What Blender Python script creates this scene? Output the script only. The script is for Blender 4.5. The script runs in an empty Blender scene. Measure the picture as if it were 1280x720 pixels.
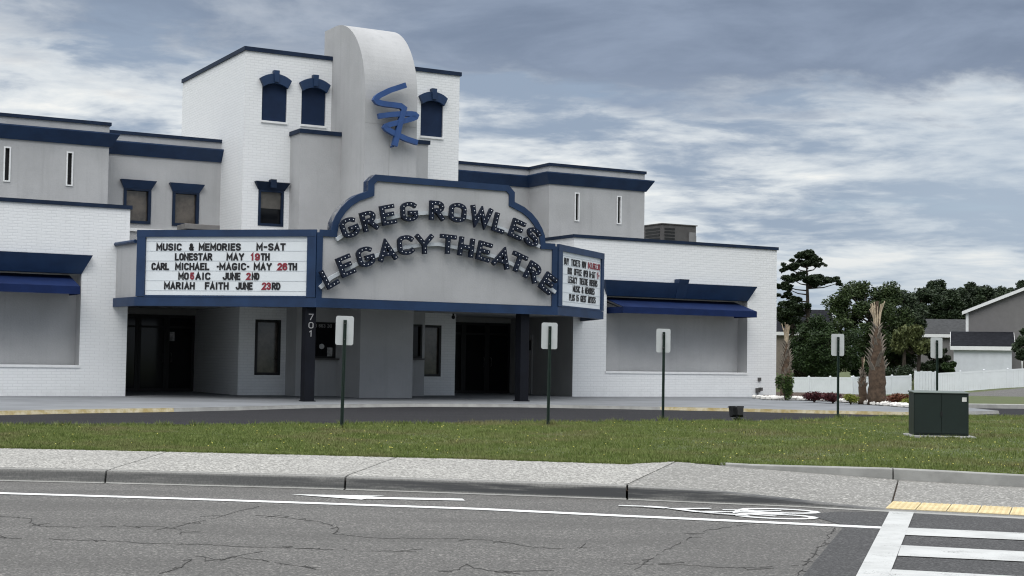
import bpy, bmesh, math, random
import numpy as np
from mathutils import Vector, Matrix

C = bpy.context.scene.collection
scn = bpy.context.scene
R = math.radians
PI = math.pi

# ------------------------------------------------------------------ camera
cam_d = bpy.data.cameras.new('camera')
cam = bpy.data.objects.new('camera', cam_d); C.objects.link(cam)
cam_d.sensor_width = 36.0; cam_d.lens = 52.0
cam_d.clip_start = 0.1; cam_d.clip_end = 3000
EYE = 1.47
_m = [[0.999888, -0.014999, -0.0], [-0.000729, -0.048612, -0.998817], [0.014982, 0.998705, -0.048617]]
M4 = Matrix([[_m[i][0], _m[i][1], _m[i][2], (0, 0, EYE)[i]] for i in range(3)] + [[0, 0, 0, 1]])
cam.matrix_world = M4
scn.camera = cam
scn.cycles.filter_width = 1.15

# ------------------------------------------------------------------ light
scn.view_settings.view_transform = 'Standard'
scn.view_settings.look = 'None'
scn.view_settings.exposure = 0.18
scn.view_settings.gamma = 1.0
scn.view_settings.use_curve_mapping = False
SUN_EL, SUN_AZ = 50.0, -172.0        # azimuth measured from +Y towards +X (behind the camera, slightly left)

sd = bpy.data.lights.new('sun', 'SUN'); sun = bpy.data.objects.new('sun', sd); C.objects.link(sun)
sd.energy = 0.75; sd.angle = R(35); sd.color = (1.0, 0.96, 0.9)
az, el = R(SUN_AZ), R(SUN_EL)
to_sun = Vector((math.sin(az)*math.cos(el), math.cos(az)*math.cos(el), math.sin(el)))
sun.rotation_euler = (-to_sun).to_track_quat('-Z', 'Y').to_euler()

w = bpy.data.worlds.new('World'); scn.world = w; w.use_nodes = True
nt = w.node_tree; nt.nodes.clear()
def N(nt, t, **k):
    n = nt.nodes.new(t)
    for a, b in k.items():
        if a.startswith('i_'):
            n.inputs[int(a[2:]) if a[2:].isdigit() else a[2:].replace('_', ' ')].default_value = b
        else: setattr(n, a, b)
    return n
def math_n(nt, op, a, b=None, c=None, clamp=False):
    n = nt.nodes.new('ShaderNodeMath'); n.operation = op; n.use_clamp = clamp
    for i, x in enumerate((a, b, c)):
        if x is None: continue
        if isinstance(x, (int, float)): n.inputs[i].default_value = x
        else: nt.links.new(x, n.inputs[i])
    return n.outputs[0]
def smooth(nt, x, a, b, lo=0.0, hi=1.0):
    n = nt.nodes.new('ShaderNodeMapRange'); n.interpolation_type = 'SMOOTHSTEP'
    n.inputs[1].default_value = a; n.inputs[2].default_value = b; n.inputs[3].default_value = lo; n.inputs[4].default_value = hi
    nt.links.new(x, n.inputs[0]); return n.outputs[0]
def mixc(nt, f, a, b):
    n = nt.nodes.new('ShaderNodeMix'); n.data_type = 'RGBA'
    if isinstance(f, (int, float)): n.inputs[0].default_value = f
    else: nt.links.new(f, n.inputs[0])
    for i, x in ((6, a), (7, b)):
        if isinstance(x, tuple): n.inputs[i].default_value = (*x, 1)
        else: nt.links.new(x, n.inputs[i])
    return n.outputs[2]
def noise(nt, vec, scale, detail=6, rough=0.55, dist=0.0, dims='3D'):
    n = nt.nodes.new('ShaderNodeTexNoise'); n.noise_dimensions = dims
    n.inputs['Scale'].default_value = scale; n.inputs['Detail'].default_value = detail
    n.inputs['Roughness'].default_value = rough; n.inputs['Distortion'].default_value = dist
    if vec is not None: nt.links.new(vec, n.inputs['Vector'])
    return n.outputs['Fac']
tc = N(nt, 'ShaderNodeTexCoord'); sep = N(nt, 'ShaderNodeSeparateXYZ')
nt.links.new(tc.outputs['Generated'], sep.inputs[0])
X, Y, Z = sep.outputs
zc = math_n(nt, 'ADD', math_n(nt, 'MAXIMUM', Z, 0.0), 0.115)
px = math_n(nt, 'DIVIDE', X, zc); py = math_n(nt, 'DIVIDE', Y, zc)
cv = N(nt, 'ShaderNodeCombineXYZ'); nt.links.new(px, cv.inputs[0]); nt.links.new(py, cv.inputs[1]); cv.inputs[2].default_value = 3.7
n_big = noise(nt, cv.outputs[0], 0.80, 5, 0.5, 0.3)
n_mid = noise(nt, cv.outputs[0], 2.2, 10, 0.58, 0.35)
cv2 = N(nt, 'ShaderNodeCombineXYZ')
nt.links.new(math_n(nt, 'MULTIPLY', px, 0.9), cv2.inputs[0]); nt.links.new(math_n(nt, 'MULTIPLY', py, 1.15), cv2.inputs[1]); cv2.inputs[2].default_value = 11.0
n_fine = noise(nt, cv2.outputs[0], 5.5, 9, 0.60, 0.3)
t = math_n(nt, 'ADD', math_n(nt, 'MULTIPLY', n_big, 0.38), math_n(nt, 'ADD', math_n(nt, 'MULTIPLY', n_mid, 0.42), math_n(nt, 'MULTIPLY', n_fine, 0.20)))
bright = smooth(nt, t, 0.415, 0.54)
cloud = mixc(nt, bright, (0.27, 0.335, 0.435), (0.70, 0.73, 0.745))
cloud = mixc(nt, smooth(nt, t, 0.515, 0.60), cloud, (0.93, 0.91, 0.855))
# lower air near the horizon: greyer and calmer
lowband = math_n(nt, 'MAXIMUM', smooth(nt, Z, 0.03, 0.11, 0.70, 0.0), math_n(nt, 'MULTIPLY', smooth(nt, X, 0.14, 0.32, 0.0, 0.62), smooth(nt, n_big, 0.35, 0.6, 1.0, 0.55)))
cloud = mixc(nt, lowband, cloud, (0.40, 0.475, 0.565))
# the heavy grey sheet overhead; its edge lies higher to the left
xe = math_n(nt, 'MULTIPLY', X, -0.05)
ze = math_n(nt, 'ADD', Z, math_n(nt, 'ADD', math_n(nt, 'MULTIPLY', math_n(nt, 'SUBTRACT', n_mid, 0.5), 0.16), math_n(nt, 'MULTIPLY', X, 0.03)))
sheet = smooth(nt, ze, 0.170, 0.198)
sheetl = math_n(nt, 'MULTIPLY', sheet, smooth(nt, X, -0.34, 0.02, 0.45, 1.0))
dark = mixc(nt, smooth(nt, n_mid, 0.35, 0.68), (0.175, 0.218, 0.300), (0.255, 0.308, 0.405))
cloud = mixc(nt, sheetl, cloud, dark)
# thinner cloud high up, out of frame: brighter towards the zenith
lift = smooth(nt, Z, 0.26, 0.75, 1.0, SKY_LIFT) if False else None
liftn = nt.nodes.new('ShaderNodeMapRange'); liftn.interpolation_type = 'SMOOTHSTEP'
for i, v_ in ((1, 0.27), (2, 0.75), (3, 0.0), (4, 1.0)): liftn.inputs[i].default_value = v_
nt.links.new(Z, liftn.inputs[0])
cloud = mixc(nt, liftn.outputs[0], cloud, (1.93, 1.95, 1.98))
sky = N(nt, 'ShaderNodeTexSky'); sky.sky_type = 'NISHITA'; sky.sun_disc = False
sky.sun_elevation = R(SUN_EL); sky.sun_rotation = R(SUN_AZ)
ten = N(nt, 'ShaderNodeVectorMath'); ten.operation = 'SCALE'; ten.inputs[3].default_value = 10.0
nt.links.new(cloud, ten.inputs[0])
cover = smooth(nt, n_big, 0.22, 0.36, 0.55, 0.95)
skyc = mixc(nt, cover, sky.outputs[0], ten.outputs[0])
bg = N(nt, 'ShaderNodeBackground'); bg.inputs[1].default_value = 0.1
nt.links.new(skyc, bg.inputs[0])
wo = N(nt, 'ShaderNodeOutputWorld'); nt.links.new(bg.outputs[0], wo.inputs[0])

# ------------------------------------------------------------------ materials
MATS = {}
def mat(name, col, rough=0.7, var=0.12, scale=4.0, bump=0.0, bscale=60.0, metal=0.0, spec=0.4, col2=None, detail=6, stretch=None):
    if name in MATS: return MATS[name]
    m = bpy.data.materials.new(name); m.use_nodes = True; nt = m.node_tree
    b = nt.nodes['Principled BSDF']; b.inputs['Roughness'].default_value = rough; b.inputs['Metallic'].default_value = metal
    b.inputs['Specular IOR Level'].default_value = spec
    tc = nt.nodes.new('ShaderNodeTexCoord'); vec = tc.outputs['Object']
    if stretch:
        mp = nt.nodes.new('ShaderNodeMapping'); mp.inputs['Scale'].default_value = stretch; nt.links.new(vec, mp.inputs[0]); vec = mp.outputs[0]
    f = smooth(nt, noise(nt, vec, scale, detail, 0.6), 0.3, 0.7)
    c1 = tuple(max(0, x*(1-var)) for x in col)
    c2 = tuple(col2) if col2 else tuple(min(1, x*(1+var)) for x in col)
    nt.links.new(mixc(nt, f, c1, c2), b.inputs['Base Color'])
    if bump:
        bn = nt.nodes.new('ShaderNodeBump'); bn.inputs['Strength'].default_value = bump; bn.inputs['Distance'].default_value = 0.01
        nt.links.new(noise(nt, tc.outputs['Object'], bscale, 4, 0.6), bn.inputs['Height']); nt.links.new(bn.outputs[0], b.inputs['Normal'])
    MATS[name] = m; return m

def brick_mat(name, col, mortar):
    m = bpy.data.materials.new(name); m.use_nodes = True; nt = m.node_tree
    b = nt.nodes['Principled BSDF']; b.inputs['Roughness'].default_value = 0.55
    tc = nt.nodes.new('ShaderNodeTexCoord'); s = nt.nodes.new('ShaderNodeSeparateXYZ'); nt.links.new(tc.outputs['Object'], s.inputs[0])
    cb = nt.nodes.new('ShaderNodeCombineXYZ')
    nt.links.new(math_n(nt, 'ADD', s.outputs[0], s.outputs[1]), cb.inputs[0]); nt.links.new(s.outputs[2], cb.inputs[1])
    br = nt.nodes.new('ShaderNodeTexBrick'); nt.links.new(cb.outputs[0], br.inputs['Vector'])
    br.inputs['Scale'].default_value = 1.0; br.inputs['Brick Width'].default_value = 0.26; br.inputs['Row Height'].default_value = 0.085
    br.inputs['Mortar Size'].default_value = 0.011; br.inputs['Mortar Smooth'].default_value = 0.3; br.inputs['Bias'].default_value = 0.0
    br.inputs['Color1'].default_value = (*[x*0.965 for x in col], 1); br.inputs['Color2'].default_value = (*col, 1); br.inputs['Mortar'].default_value = (*mortar, 1)
    big = noise(nt, tc.outputs['Object'], 0.7, 5, 0.6)
    mp = nt.nodes.new('ShaderNodeMapping'); mp.inputs['Scale'].default_value = (3.0, 3.0, 0.25); nt.links.new(tc.outputs['Object'], mp.inputs[0])
    streak = noise(nt, mp.outputs[0], 1.6, 5, 0.65)
    dirt = math_n(nt, 'MULTIPLY', smooth(nt, streak, 0.5, 0.8), smooth(nt, big, 0.4, 0.7), clamp=True)
    foot = math_n(nt, 'MULTIPLY', smooth(nt, s.outputs[2], 0.40, 0.0), smooth(nt, noise(nt, tc.outputs['Object'], 2.2, 5, 0.65), 0.35, 0.7))
    dirt = math_n(nt, 'ADD', dirt, math_n(nt, 'MULTIPLY', foot, 0.9), clamp=True)
    c = mixc(nt, math_n(nt, 'MULTIPLY', dirt, 0.42), br.outputs['Color'], tuple(x*0.72 for x in col))
    nt.links.new(c, b.inputs['Base Color'])
    bn = nt.nodes.new('ShaderNodeBump'); bn.inputs['Strength'].default_value = 0.34; bn.inputs['Distance'].default_value = 0.010; bn.invert = True
    h = math_n(nt, 'ADD', br.outputs['Fac'], math_n(nt, 'MULTIPLY', noise(nt, tc.outputs['Object'], 16.0, 3, 0.6), 0.5))
    nt.links.new(h, bn.inputs['Height']); nt.links.new(bn.outputs[0], b.inputs['Normal'])
    return m

WHITE = brick_mat('white_painted_brick', (0.80, 0.815, 0.82), (0.715, 0.73, 0.737))
def stucco_mat(name, col):
    m = bpy.data.materials.new(name); m.use_nodes = True; nt = m.node_tree
    b = nt.nodes['Principled BSDF']; b.inputs['Roughness'].default_value = 0.88; b.inputs['Specular IOR Level'].default_value = 0.25
    tc = nt.nodes.new('ShaderNodeTexCoord'); o = tc.outputs['Object']
    mp = nt.nodes.new('ShaderNodeMapping'); mp.inputs['Scale'].default_value = (2.6, 2.6, 0.16); nt.links.new(o, mp.inputs[0])
    st = noise(nt, mp.outputs[0], 1.5, 7, 0.7); big = noise(nt, o, 0.55, 6, 0.62); fine = noise(nt, o, 22, 4, 0.7)
    c = mixc(nt, smooth(nt, big, 0.3, 0.7), tuple(x*0.90 for x in col), tuple(x*1.06 for x in col))
    c = mixc(nt, math_n(nt, 'MULTIPLY', smooth(nt, st, 0.48, 0.78), 0.34), c, tuple(x*0.62 for x in col))
    c = mixc(nt, smooth(nt, fine, 0.42, 0.75, 0.0, 0.22), c, tuple(x*0.78 for x in col))
    nt.links.new(c, b.inputs['Base Color'])
    bn = nt.nodes.new('ShaderNodeBump'); bn.inputs['Strength'].default_value = 0.5; bn.inputs['Distance'].default_value = 0.012
    nt.links.new(fine, bn.inputs['Height']); nt.links.new(bn.outputs[0], b.inputs['Normal']); return m
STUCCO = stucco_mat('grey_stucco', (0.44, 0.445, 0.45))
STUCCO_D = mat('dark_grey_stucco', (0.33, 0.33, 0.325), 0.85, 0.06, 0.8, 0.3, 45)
NAVY = mat('navy_paint', (0.012, 0.034, 0.088), 0.5, 0.15, 2.0, spec=0.35)
NAVY_D = mat('dark_navy_paint', (0.009, 0.020, 0.046), 0.6, 0.2, 2.5, spec=0.2)
NAVY_P = mat('navy_panel', (0.009, 0.022, 0.058), 0.6, 0.15, 2.0, spec=0.2)
LETM = mat('letter_midnight_blue', (0.006, 0.011, 0.026), 0.5, 0.2, 3.0, spec=0.25)
COLM = mat('column_black_blue', (0.005, 0.006, 0.010), 0.6, 0.2, 2.0, spec=0.2)
ROYAL = mat('royal_blue_canvas', (0.006, 0.018, 0.074), 0.8, 0.15, 2.0, spec=0.2)
EMBLEM = mat('emblem_blue', (0.028, 0.075, 0.22), 0.45, 0.1, 3.0)
TRIMW = mat('white_trim', (0.78, 0.79, 0.79), 0.5, 0.04, 5.0)
CREAM = mat('pale_grey_metal', (0.55, 0.56, 0.56), 0.5, 0.08, 4.0)
GLASS = mat('dark_glass', (0.006, 0.007, 0.009), 0.08, 0.2, 1.0, spec=0.2)
GLASSB = mat('brown_reflection_glass', (0.045, 0.036, 0.029), 0.10, 0.65, 1.5, spec=0.6, col2=(0.125, 0.105, 0.085))  # brown reflections in the panes are put into the base colour, mottled by noise
DFRAME = mat('black_door_frame', (0.006, 0.0065, 0.008), 0.5, 0.1, 3.0)
PAPER = mat('paper_notice', (0.42, 0.42, 0.42), 0.8, 0.4, 9.0)
ROOFM = mat('roof_membrane', (0.25, 0.25, 0.25), 0.9, 0.1, 1.0)
BOARD = mat('letter_board_acrylic', (0.74, 0.78, 0.80), 0.35, 0.03, 1.5)
RAIL = mat('letter_rail', (0.56, 0.60, 0.63), 0.4, 0.03, 2.0)
INK = mat('black_letter', (0.012, 0.012, 0.014), 0.5, 0.1, 4.0)
RED = mat('red_letter', (0.24, 0.025, 0.04), 0.5, 0.1, 4.0)
DIGIT = mat('grey_digit', (0.36, 0.36, 0.36), 0.5, 0.05, 4.0)
bulb = bpy.data.materials.new('lit_bulb'); bulb.use_nodes = True
_b = bulb.node_tree.nodes['Principled BSDF']; _b.inputs['Base Color'].default_value = (0.85, 0.87, 0.9, 1); _b.inputs['Roughness'].default_value = 0.2
_b.inputs['Emission Color'].default_value = (0.9, 0.95, 1.0, 1); _b.inputs['Emission Strength'].default_value = 0.12
BULB = bulb
CONC = mat('smooth_concrete', (0.30, 0.30, 0.285), 0.85, 0.16, 3.0, 0.3, 80)
APRON = mat('apron_concrete', (0.19, 0.20, 0.212), 0.85, 0.14, 0.6, 0.2, 50, spec=0.2)
YELLOW = mat('worn_yellow_paint', (0.50, 0.38, 0.14), 0.7, 0.3, 6.0, col2=(0.55, 0.50, 0.36))
PAINT = None
def worn_paint(name, col, lo, hi):
    m = bpy.data.materials.new(name); m.use_nodes = True; nt = m.node_tree
    b = nt.nodes['Principled BSDF']; b.inputs['Roughness'].default_value = 0.7
    tc = nt.nodes.new('ShaderNodeTexCoord'); o = tc.outputs['Object']
    f = math_n(nt, 'ADD', math_n(nt, 'MULTIPLY', noise(nt, o, 55, 5, 0.8), 0.6), math_n(nt, 'MULTIPLY', noise(nt, o, 3.2, 5, 0.6), 0.4))
    c = mixc(nt, smooth(nt, noise(nt, o, 2.2, 6, 0.65), 0.35, 0.7), col, tuple(x*0.80 for x in col))
    c = mixc(nt, smooth(nt, f, lo, hi), c, (0.10, 0.099, 0.096))
    nt.links.new(c, b.inputs['Base Color']); return m
PAINTW = worn_paint('worn_white_road_paint', (0.50, 0.51, 0.50), 0.54, 0.66)
PAINTB = worn_paint('faded_symbol_paint', (0.72, 0.73, 0.72), 0.54, 0.63)
PAINT = worn_paint('white_road_paint', (0.80, 0.81, 0.80), 0.60, 0.72)
CRACK = mat('road_crack', (0.046, 0.045, 0.043), 0.95, 0.2, 9.0)
ALU = mat('aluminium_sheet', (0.56, 0.58, 0.59), 0.5, 0.05, 5.0, metal=0.25)
POST = mat('dark_green_post', (0.014, 0.030, 0.024), 0.55, 0.2, 8.0)
BOXG = mat('transformer_green', (0.008, 0.017, 0.014), 0.5, 0.12, 2.0)
BLACK = mat('black_metal', (0.012, 0.013, 0.013), 0.5, 0.2, 9.0)
ACM = mat('grey_unit_metal', (0.085, 0.082, 0.08), 0.6, 0.15, 3.0)
VINYL = mat('white_vinyl', (0.72, 0.75, 0.78), 0.45, 0.03, 2.0)
BARK = mat('pine_bark', (0.045, 0.036, 0.028), 0.9, 0.3, 4.0, 0.5, 20)
PALMB = mat('palm_boots', (0.185, 0.16, 0.13), 0.9, 0.35, 7.0)
PALMT = mat('palm_fibre', (0.082, 0.056, 0.038), 0.95, 0.4, 9.0, 0.5, 30)
PALMC = mat('cut_palm_stalk', (0.46, 0.38, 0.27), 0.85, 0.3, 9.0)
MULCH = mat('bark_mulch', (0.07, 0.045, 0.03), 0.95, 0.4, 12.0, 0.5, 40)
STONE = mat('white_stone', (0.74, 0.72, 0.68), 0.8, 0.12, 6.0)
SHINGLE = mat('dark_shingle', (0.017, 0.018, 0.022), 0.95, 0.25, 3.0, spec=0.05)
SHINGLE2 = mat('grey_shingle', (0.060, 0.062, 0.064), 0.95, 0.2, 3.0, spec=0.05)
SIDING = mat('grey_siding', (0.17, 0.165, 0.165), 0.7, 0.06, 2.0)
SIDINGW = mat('white_siding', (0.62, 0.65, 0.69), 0.6, 0.05, 2.0)

def leaf_mat(name, a, b, scale=0.9):
    m = bpy.data.materials.new(name); m.use_nodes = True; nt = m.node_tree
    p = nt.nodes['Principled BSDF']; p.inputs['Roughness'].default_value = 0.6; p.inputs['Specular IOR Level'].default_value = 0.25
    tc = nt.nodes.new('ShaderNodeTexCoord'); geo = nt.nodes.new('ShaderNodeNewGeometry')
    f = math_n(nt, 'ADD', math_n(nt, 'MULTIPLY', noise(nt, tc.outputs['Object'], scale, 5, 0.6), 0.75), math_n(nt, 'MULTIPLY', geo.outputs['Random Per Island'], 0.35))
    nt.links.new(mixc(nt, smooth(nt, f, 0.3, 0.85), a, b), p.inputs['Base Color'])
    return m
PINE = leaf_mat('pine_needles', (0.016, 0.028, 0.012), (0.035, 0.055, 0.024))
OAK = leaf_mat('oak_leaves', (0.022, 0.040, 0.013), (0.065, 0.095, 0.032))
FAR = leaf_mat('far_tree_leaves', (0.018, 0.032, 0.016), (0.046, 0.068, 0.032))
EVER = leaf_mat('evergreen_leaves', (0.014, 0.030, 0.009), (0.034, 0.062, 0.016))
OLIVE = leaf_mat('drooping_palm_leaves', (0.060, 0.075, 0.026), (0.11, 0.125, 0.045))
REDL = leaf_mat('burgundy_leaves', (0.035, 0.009, 0.012), (0.10, 0.022, 0.026), 5)
RUST = leaf_mat('rusty_leaves', (0.085, 0.030, 0.016), (0.17, 0.06, 0.03), 5)
LIME = leaf_mat('yellow_green_leaves', (0.12, 0.15, 0.022), (0.26, 0.28, 0.05), 5)
GRN = leaf_mat('shrub_leaves', (0.030, 0.058, 0.016), (0.075, 0.12, 0.03), 4)

def asphalt(name, base, speck, patch, spec=0.3):
    m = bpy.data.materials.new(name); m.use_nodes = True; nt = m.node_tree
    b = nt.nodes['Principled BSDF']; b.inputs['Roughness'].default_value = 0.88; b.inputs['Specular IOR Level'].default_value = spec
    tc = nt.nodes.new('ShaderNodeTexCoord'); o = tc.outputs['Object']
    n1 = noise(nt, o, 48.0, 4, 0.8)
    vo = nt.nodes.new('ShaderNodeTexVoronoi'); vo.inputs['Scale'].default_value = 62.0; nt.links.new(o, vo.inputs['Vector'])
    mp = nt.nodes.new('ShaderNodeMapping'); mp.inputs['Scale'].default_value = (0.35, 1.6, 1); nt.links.new(o, mp.inputs[0])
    big = noise(nt, mp.outputs[0], 0.8, 5, 0.6)
    c = mixc(nt, smooth(nt, n1, 0.34, 0.68), tuple(x*0.42 for x in base), tuple(min(1, x*1.5) for x in base))
    sp = nt.nodes.new('ShaderNodeSeparateColor'); nt.links.new(vo.outputs['Color'], sp.inputs[0])
    c = mixc(nt, smooth(nt, sp.outputs[0], 0.80, 0.96, 0.0, 0.8), c, speck)
    c = mixc(nt, smooth(nt, sp.outputs[1], 0.82, 0.97, 0.0, 0.65), c, tuple(x*0.3 for x in base))
    c = mixc(nt, smooth(nt, big, 0.36, 0.66, 0.0, patch), c, tuple(x*0.55 for x in base))
    nt.links.new(c, b.inputs['Base Color'])
    bn = nt.nodes.new('ShaderNodeBump'); bn.inputs['Strength'].default_value = 0.5; bn.inputs['Distance'].default_value = 0.006
    nt.links.new(n1, bn.inputs['Height']); nt.links.new(bn.outputs[0], b.inputs['Normal'])
    return m
ASPH = asphalt('road_asphalt', (0.122, 0.119, 0.113), (0.27, 0.26, 0.245), 0.42)
ASPH2 = asphalt('newer_asphalt', (0.062, 0.062, 0.063), (0.13, 0.13, 0.13), 0.2)
ASPHD = asphalt('driveway_asphalt', (0.028, 0.028, 0.031), (0.06, 0.06, 0.063), 0.3, 0.08)

def shell_mat(name, k, sh):
    m = bpy.data.materials.new(name); m.use_nodes = True; nt = m.node_tree
    b = nt.nodes['Principled BSDF']; b.inputs['Roughness'].default_value = 0.8
    tc = nt.nodes.new('ShaderNodeTexCoord'); o = tc.outputs['Object']
    vo = nt.nodes.new('ShaderNodeTexVoronoi'); vo.inputs['Scale'].default_value = 46.0; nt.links.new(o, vo.inputs['Vector'])
    sp = nt.nodes.new('ShaderNodeSeparateColor'); nt.links.new(vo.outputs['Color'], sp.inputs[0])
    n1 = noise(nt, o, 40.0, 4, 0.7); big = noise(nt, o, 0.6, 5, 0.6)
    c = mixc(nt, smooth(nt, n1, 0.35, 0.65), tuple(x*k for x in (0.15, 0.147, 0.135)), tuple(x*k for x in (0.31, 0.303, 0.28)))
    c = mixc(nt, smooth(nt, sp.outputs[0], sh, sh+0.2, 0.0, 0.9), c, (0.52, 0.51, 0.475))
    c = mixc(nt, smooth(nt, sp.outputs[1], 0.75, 0.95, 0.0, 0.6), c, (0.10, 0.095, 0.085))
    c = mixc(nt, smooth(nt, big, 0.4, 0.7, 0.0, 0.35), c, (0.24, 0.235, 0.22))
    nt.links.new(c, b.inputs['Base Color'])
    bn = nt.nodes.new('ShaderNodeBump'); bn.inputs['Strength'].default_value = 0.6; bn.inputs['Distance'].default_value = 0.01
    nt.links.new(n1, bn.inputs['Height']); nt.links.new(bn.outputs[0], b.inputs['Normal'])
    return m
SHELL = shell_mat('shell_aggregate_concrete', 0.92, 0.52); RAMP = shell_mat('ramp_concrete', 0.80, 0.76)
def kerb_mat():
    m = bpy.data.materials.new('stained_kerb_concrete'); m.use_nodes = True; nt = m.node_tree
    b = nt.nodes['Principled BSDF']; b.inputs['Roughness'].default_value = 0.85
    tc = nt.nodes.new('ShaderNodeTexCoord'); o = tc.outputs['Object']
    mp = nt.nodes.new('ShaderNodeMapping'); mp.inputs['Scale'].default_value = (0.8, 0.8, 14); nt.links.new(o, mp.inputs[0])
    n1 = noise(nt, mp.outputs[0], 1.3, 6, 0.65); n2 = noise(nt, o, 45, 4, 0.7)
    c = mixc(nt, smooth(nt, n2, 0.3, 0.7), (0.15, 0.149, 0.14), (0.27, 0.265, 0.25))
    # tyre rubber rubbed along the face of the kerb
    s = nt.nodes.new('ShaderNodeSeparateXYZ'); nt.links.new(o, s.inputs[0])
    band = math_n(nt, 'MULTIPLY', smooth(nt, s.outputs[2], 0.004, 0.03), smooth(nt, s.outputs[2], 0.138, 0.11))
    along = smooth(nt, s.outputs[0], -5.0, 0.5, 0.62, 1.0)
    c = mixc(nt, math_n(nt, 'MULTIPLY', math_n(nt, 'MULTIPLY', band, along), smooth(nt, n1, 0.22, 0.55)), c, (0.050, 0.052, 0.054))
    nt.links.new(c, b.inputs['Base Color']); return m
KERB = kerb_mat()
def grass_mat(name, blades):
    m = bpy.data.materials.new(name); m.use_nodes = True; nt = m.node_tree
    b = nt.nodes['Principled BSDF']; b.inputs['Roughness'].default_value = 0.7; b.inputs['Specular IOR Level'].default_value = 0.2
    tc = nt.nodes.new('ShaderNodeTexCoord'); o = tc.outputs['Object']
    n1 = noise(nt, o, 0.55, 6, 0.65); n2 = noise(nt, o, 3.2, 5, 0.65); n3 = noise(nt, o, 40, 3, 0.7)
    c = mixc(nt, smooth(nt, n2, 0.35, 0.68), (0.108, 0.152, 0.036), (0.175, 0.215, 0.066))
    c = mixc(nt, smooth(nt, n1, 0.47, 0.68, 0.0, 0.8), c, (0.19, 0.175, 0.085))
    c = mixc(nt, smooth(nt, n1, 0.44, 0.28, 0.0, 0.6), c, (0.080, 0.122, 0.027))
    if not blades:
        c = mixc(nt, 0.62, c, (0.045, 0.062, 0.018))
    if blades:
        geo = nt.nodes.new('ShaderNodeNewGeometry')
        c = mixc(nt, smooth(nt, geo.outputs['Random Per Island'], 0.55, 1.0, 0.0, 0.40), c, (0.24, 0.25, 0.11))
    else:
        c = mixc(nt, smooth(nt, n3, 0.4, 0.65, 0, 0.6), c, (0.05, 0.045, 0.022))
    nt.links.new(c, b.inputs['Base Color']); return m
LAWN = grass_mat('lawn_ground', False); BLADE = grass_mat('grass_blades', True)

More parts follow.
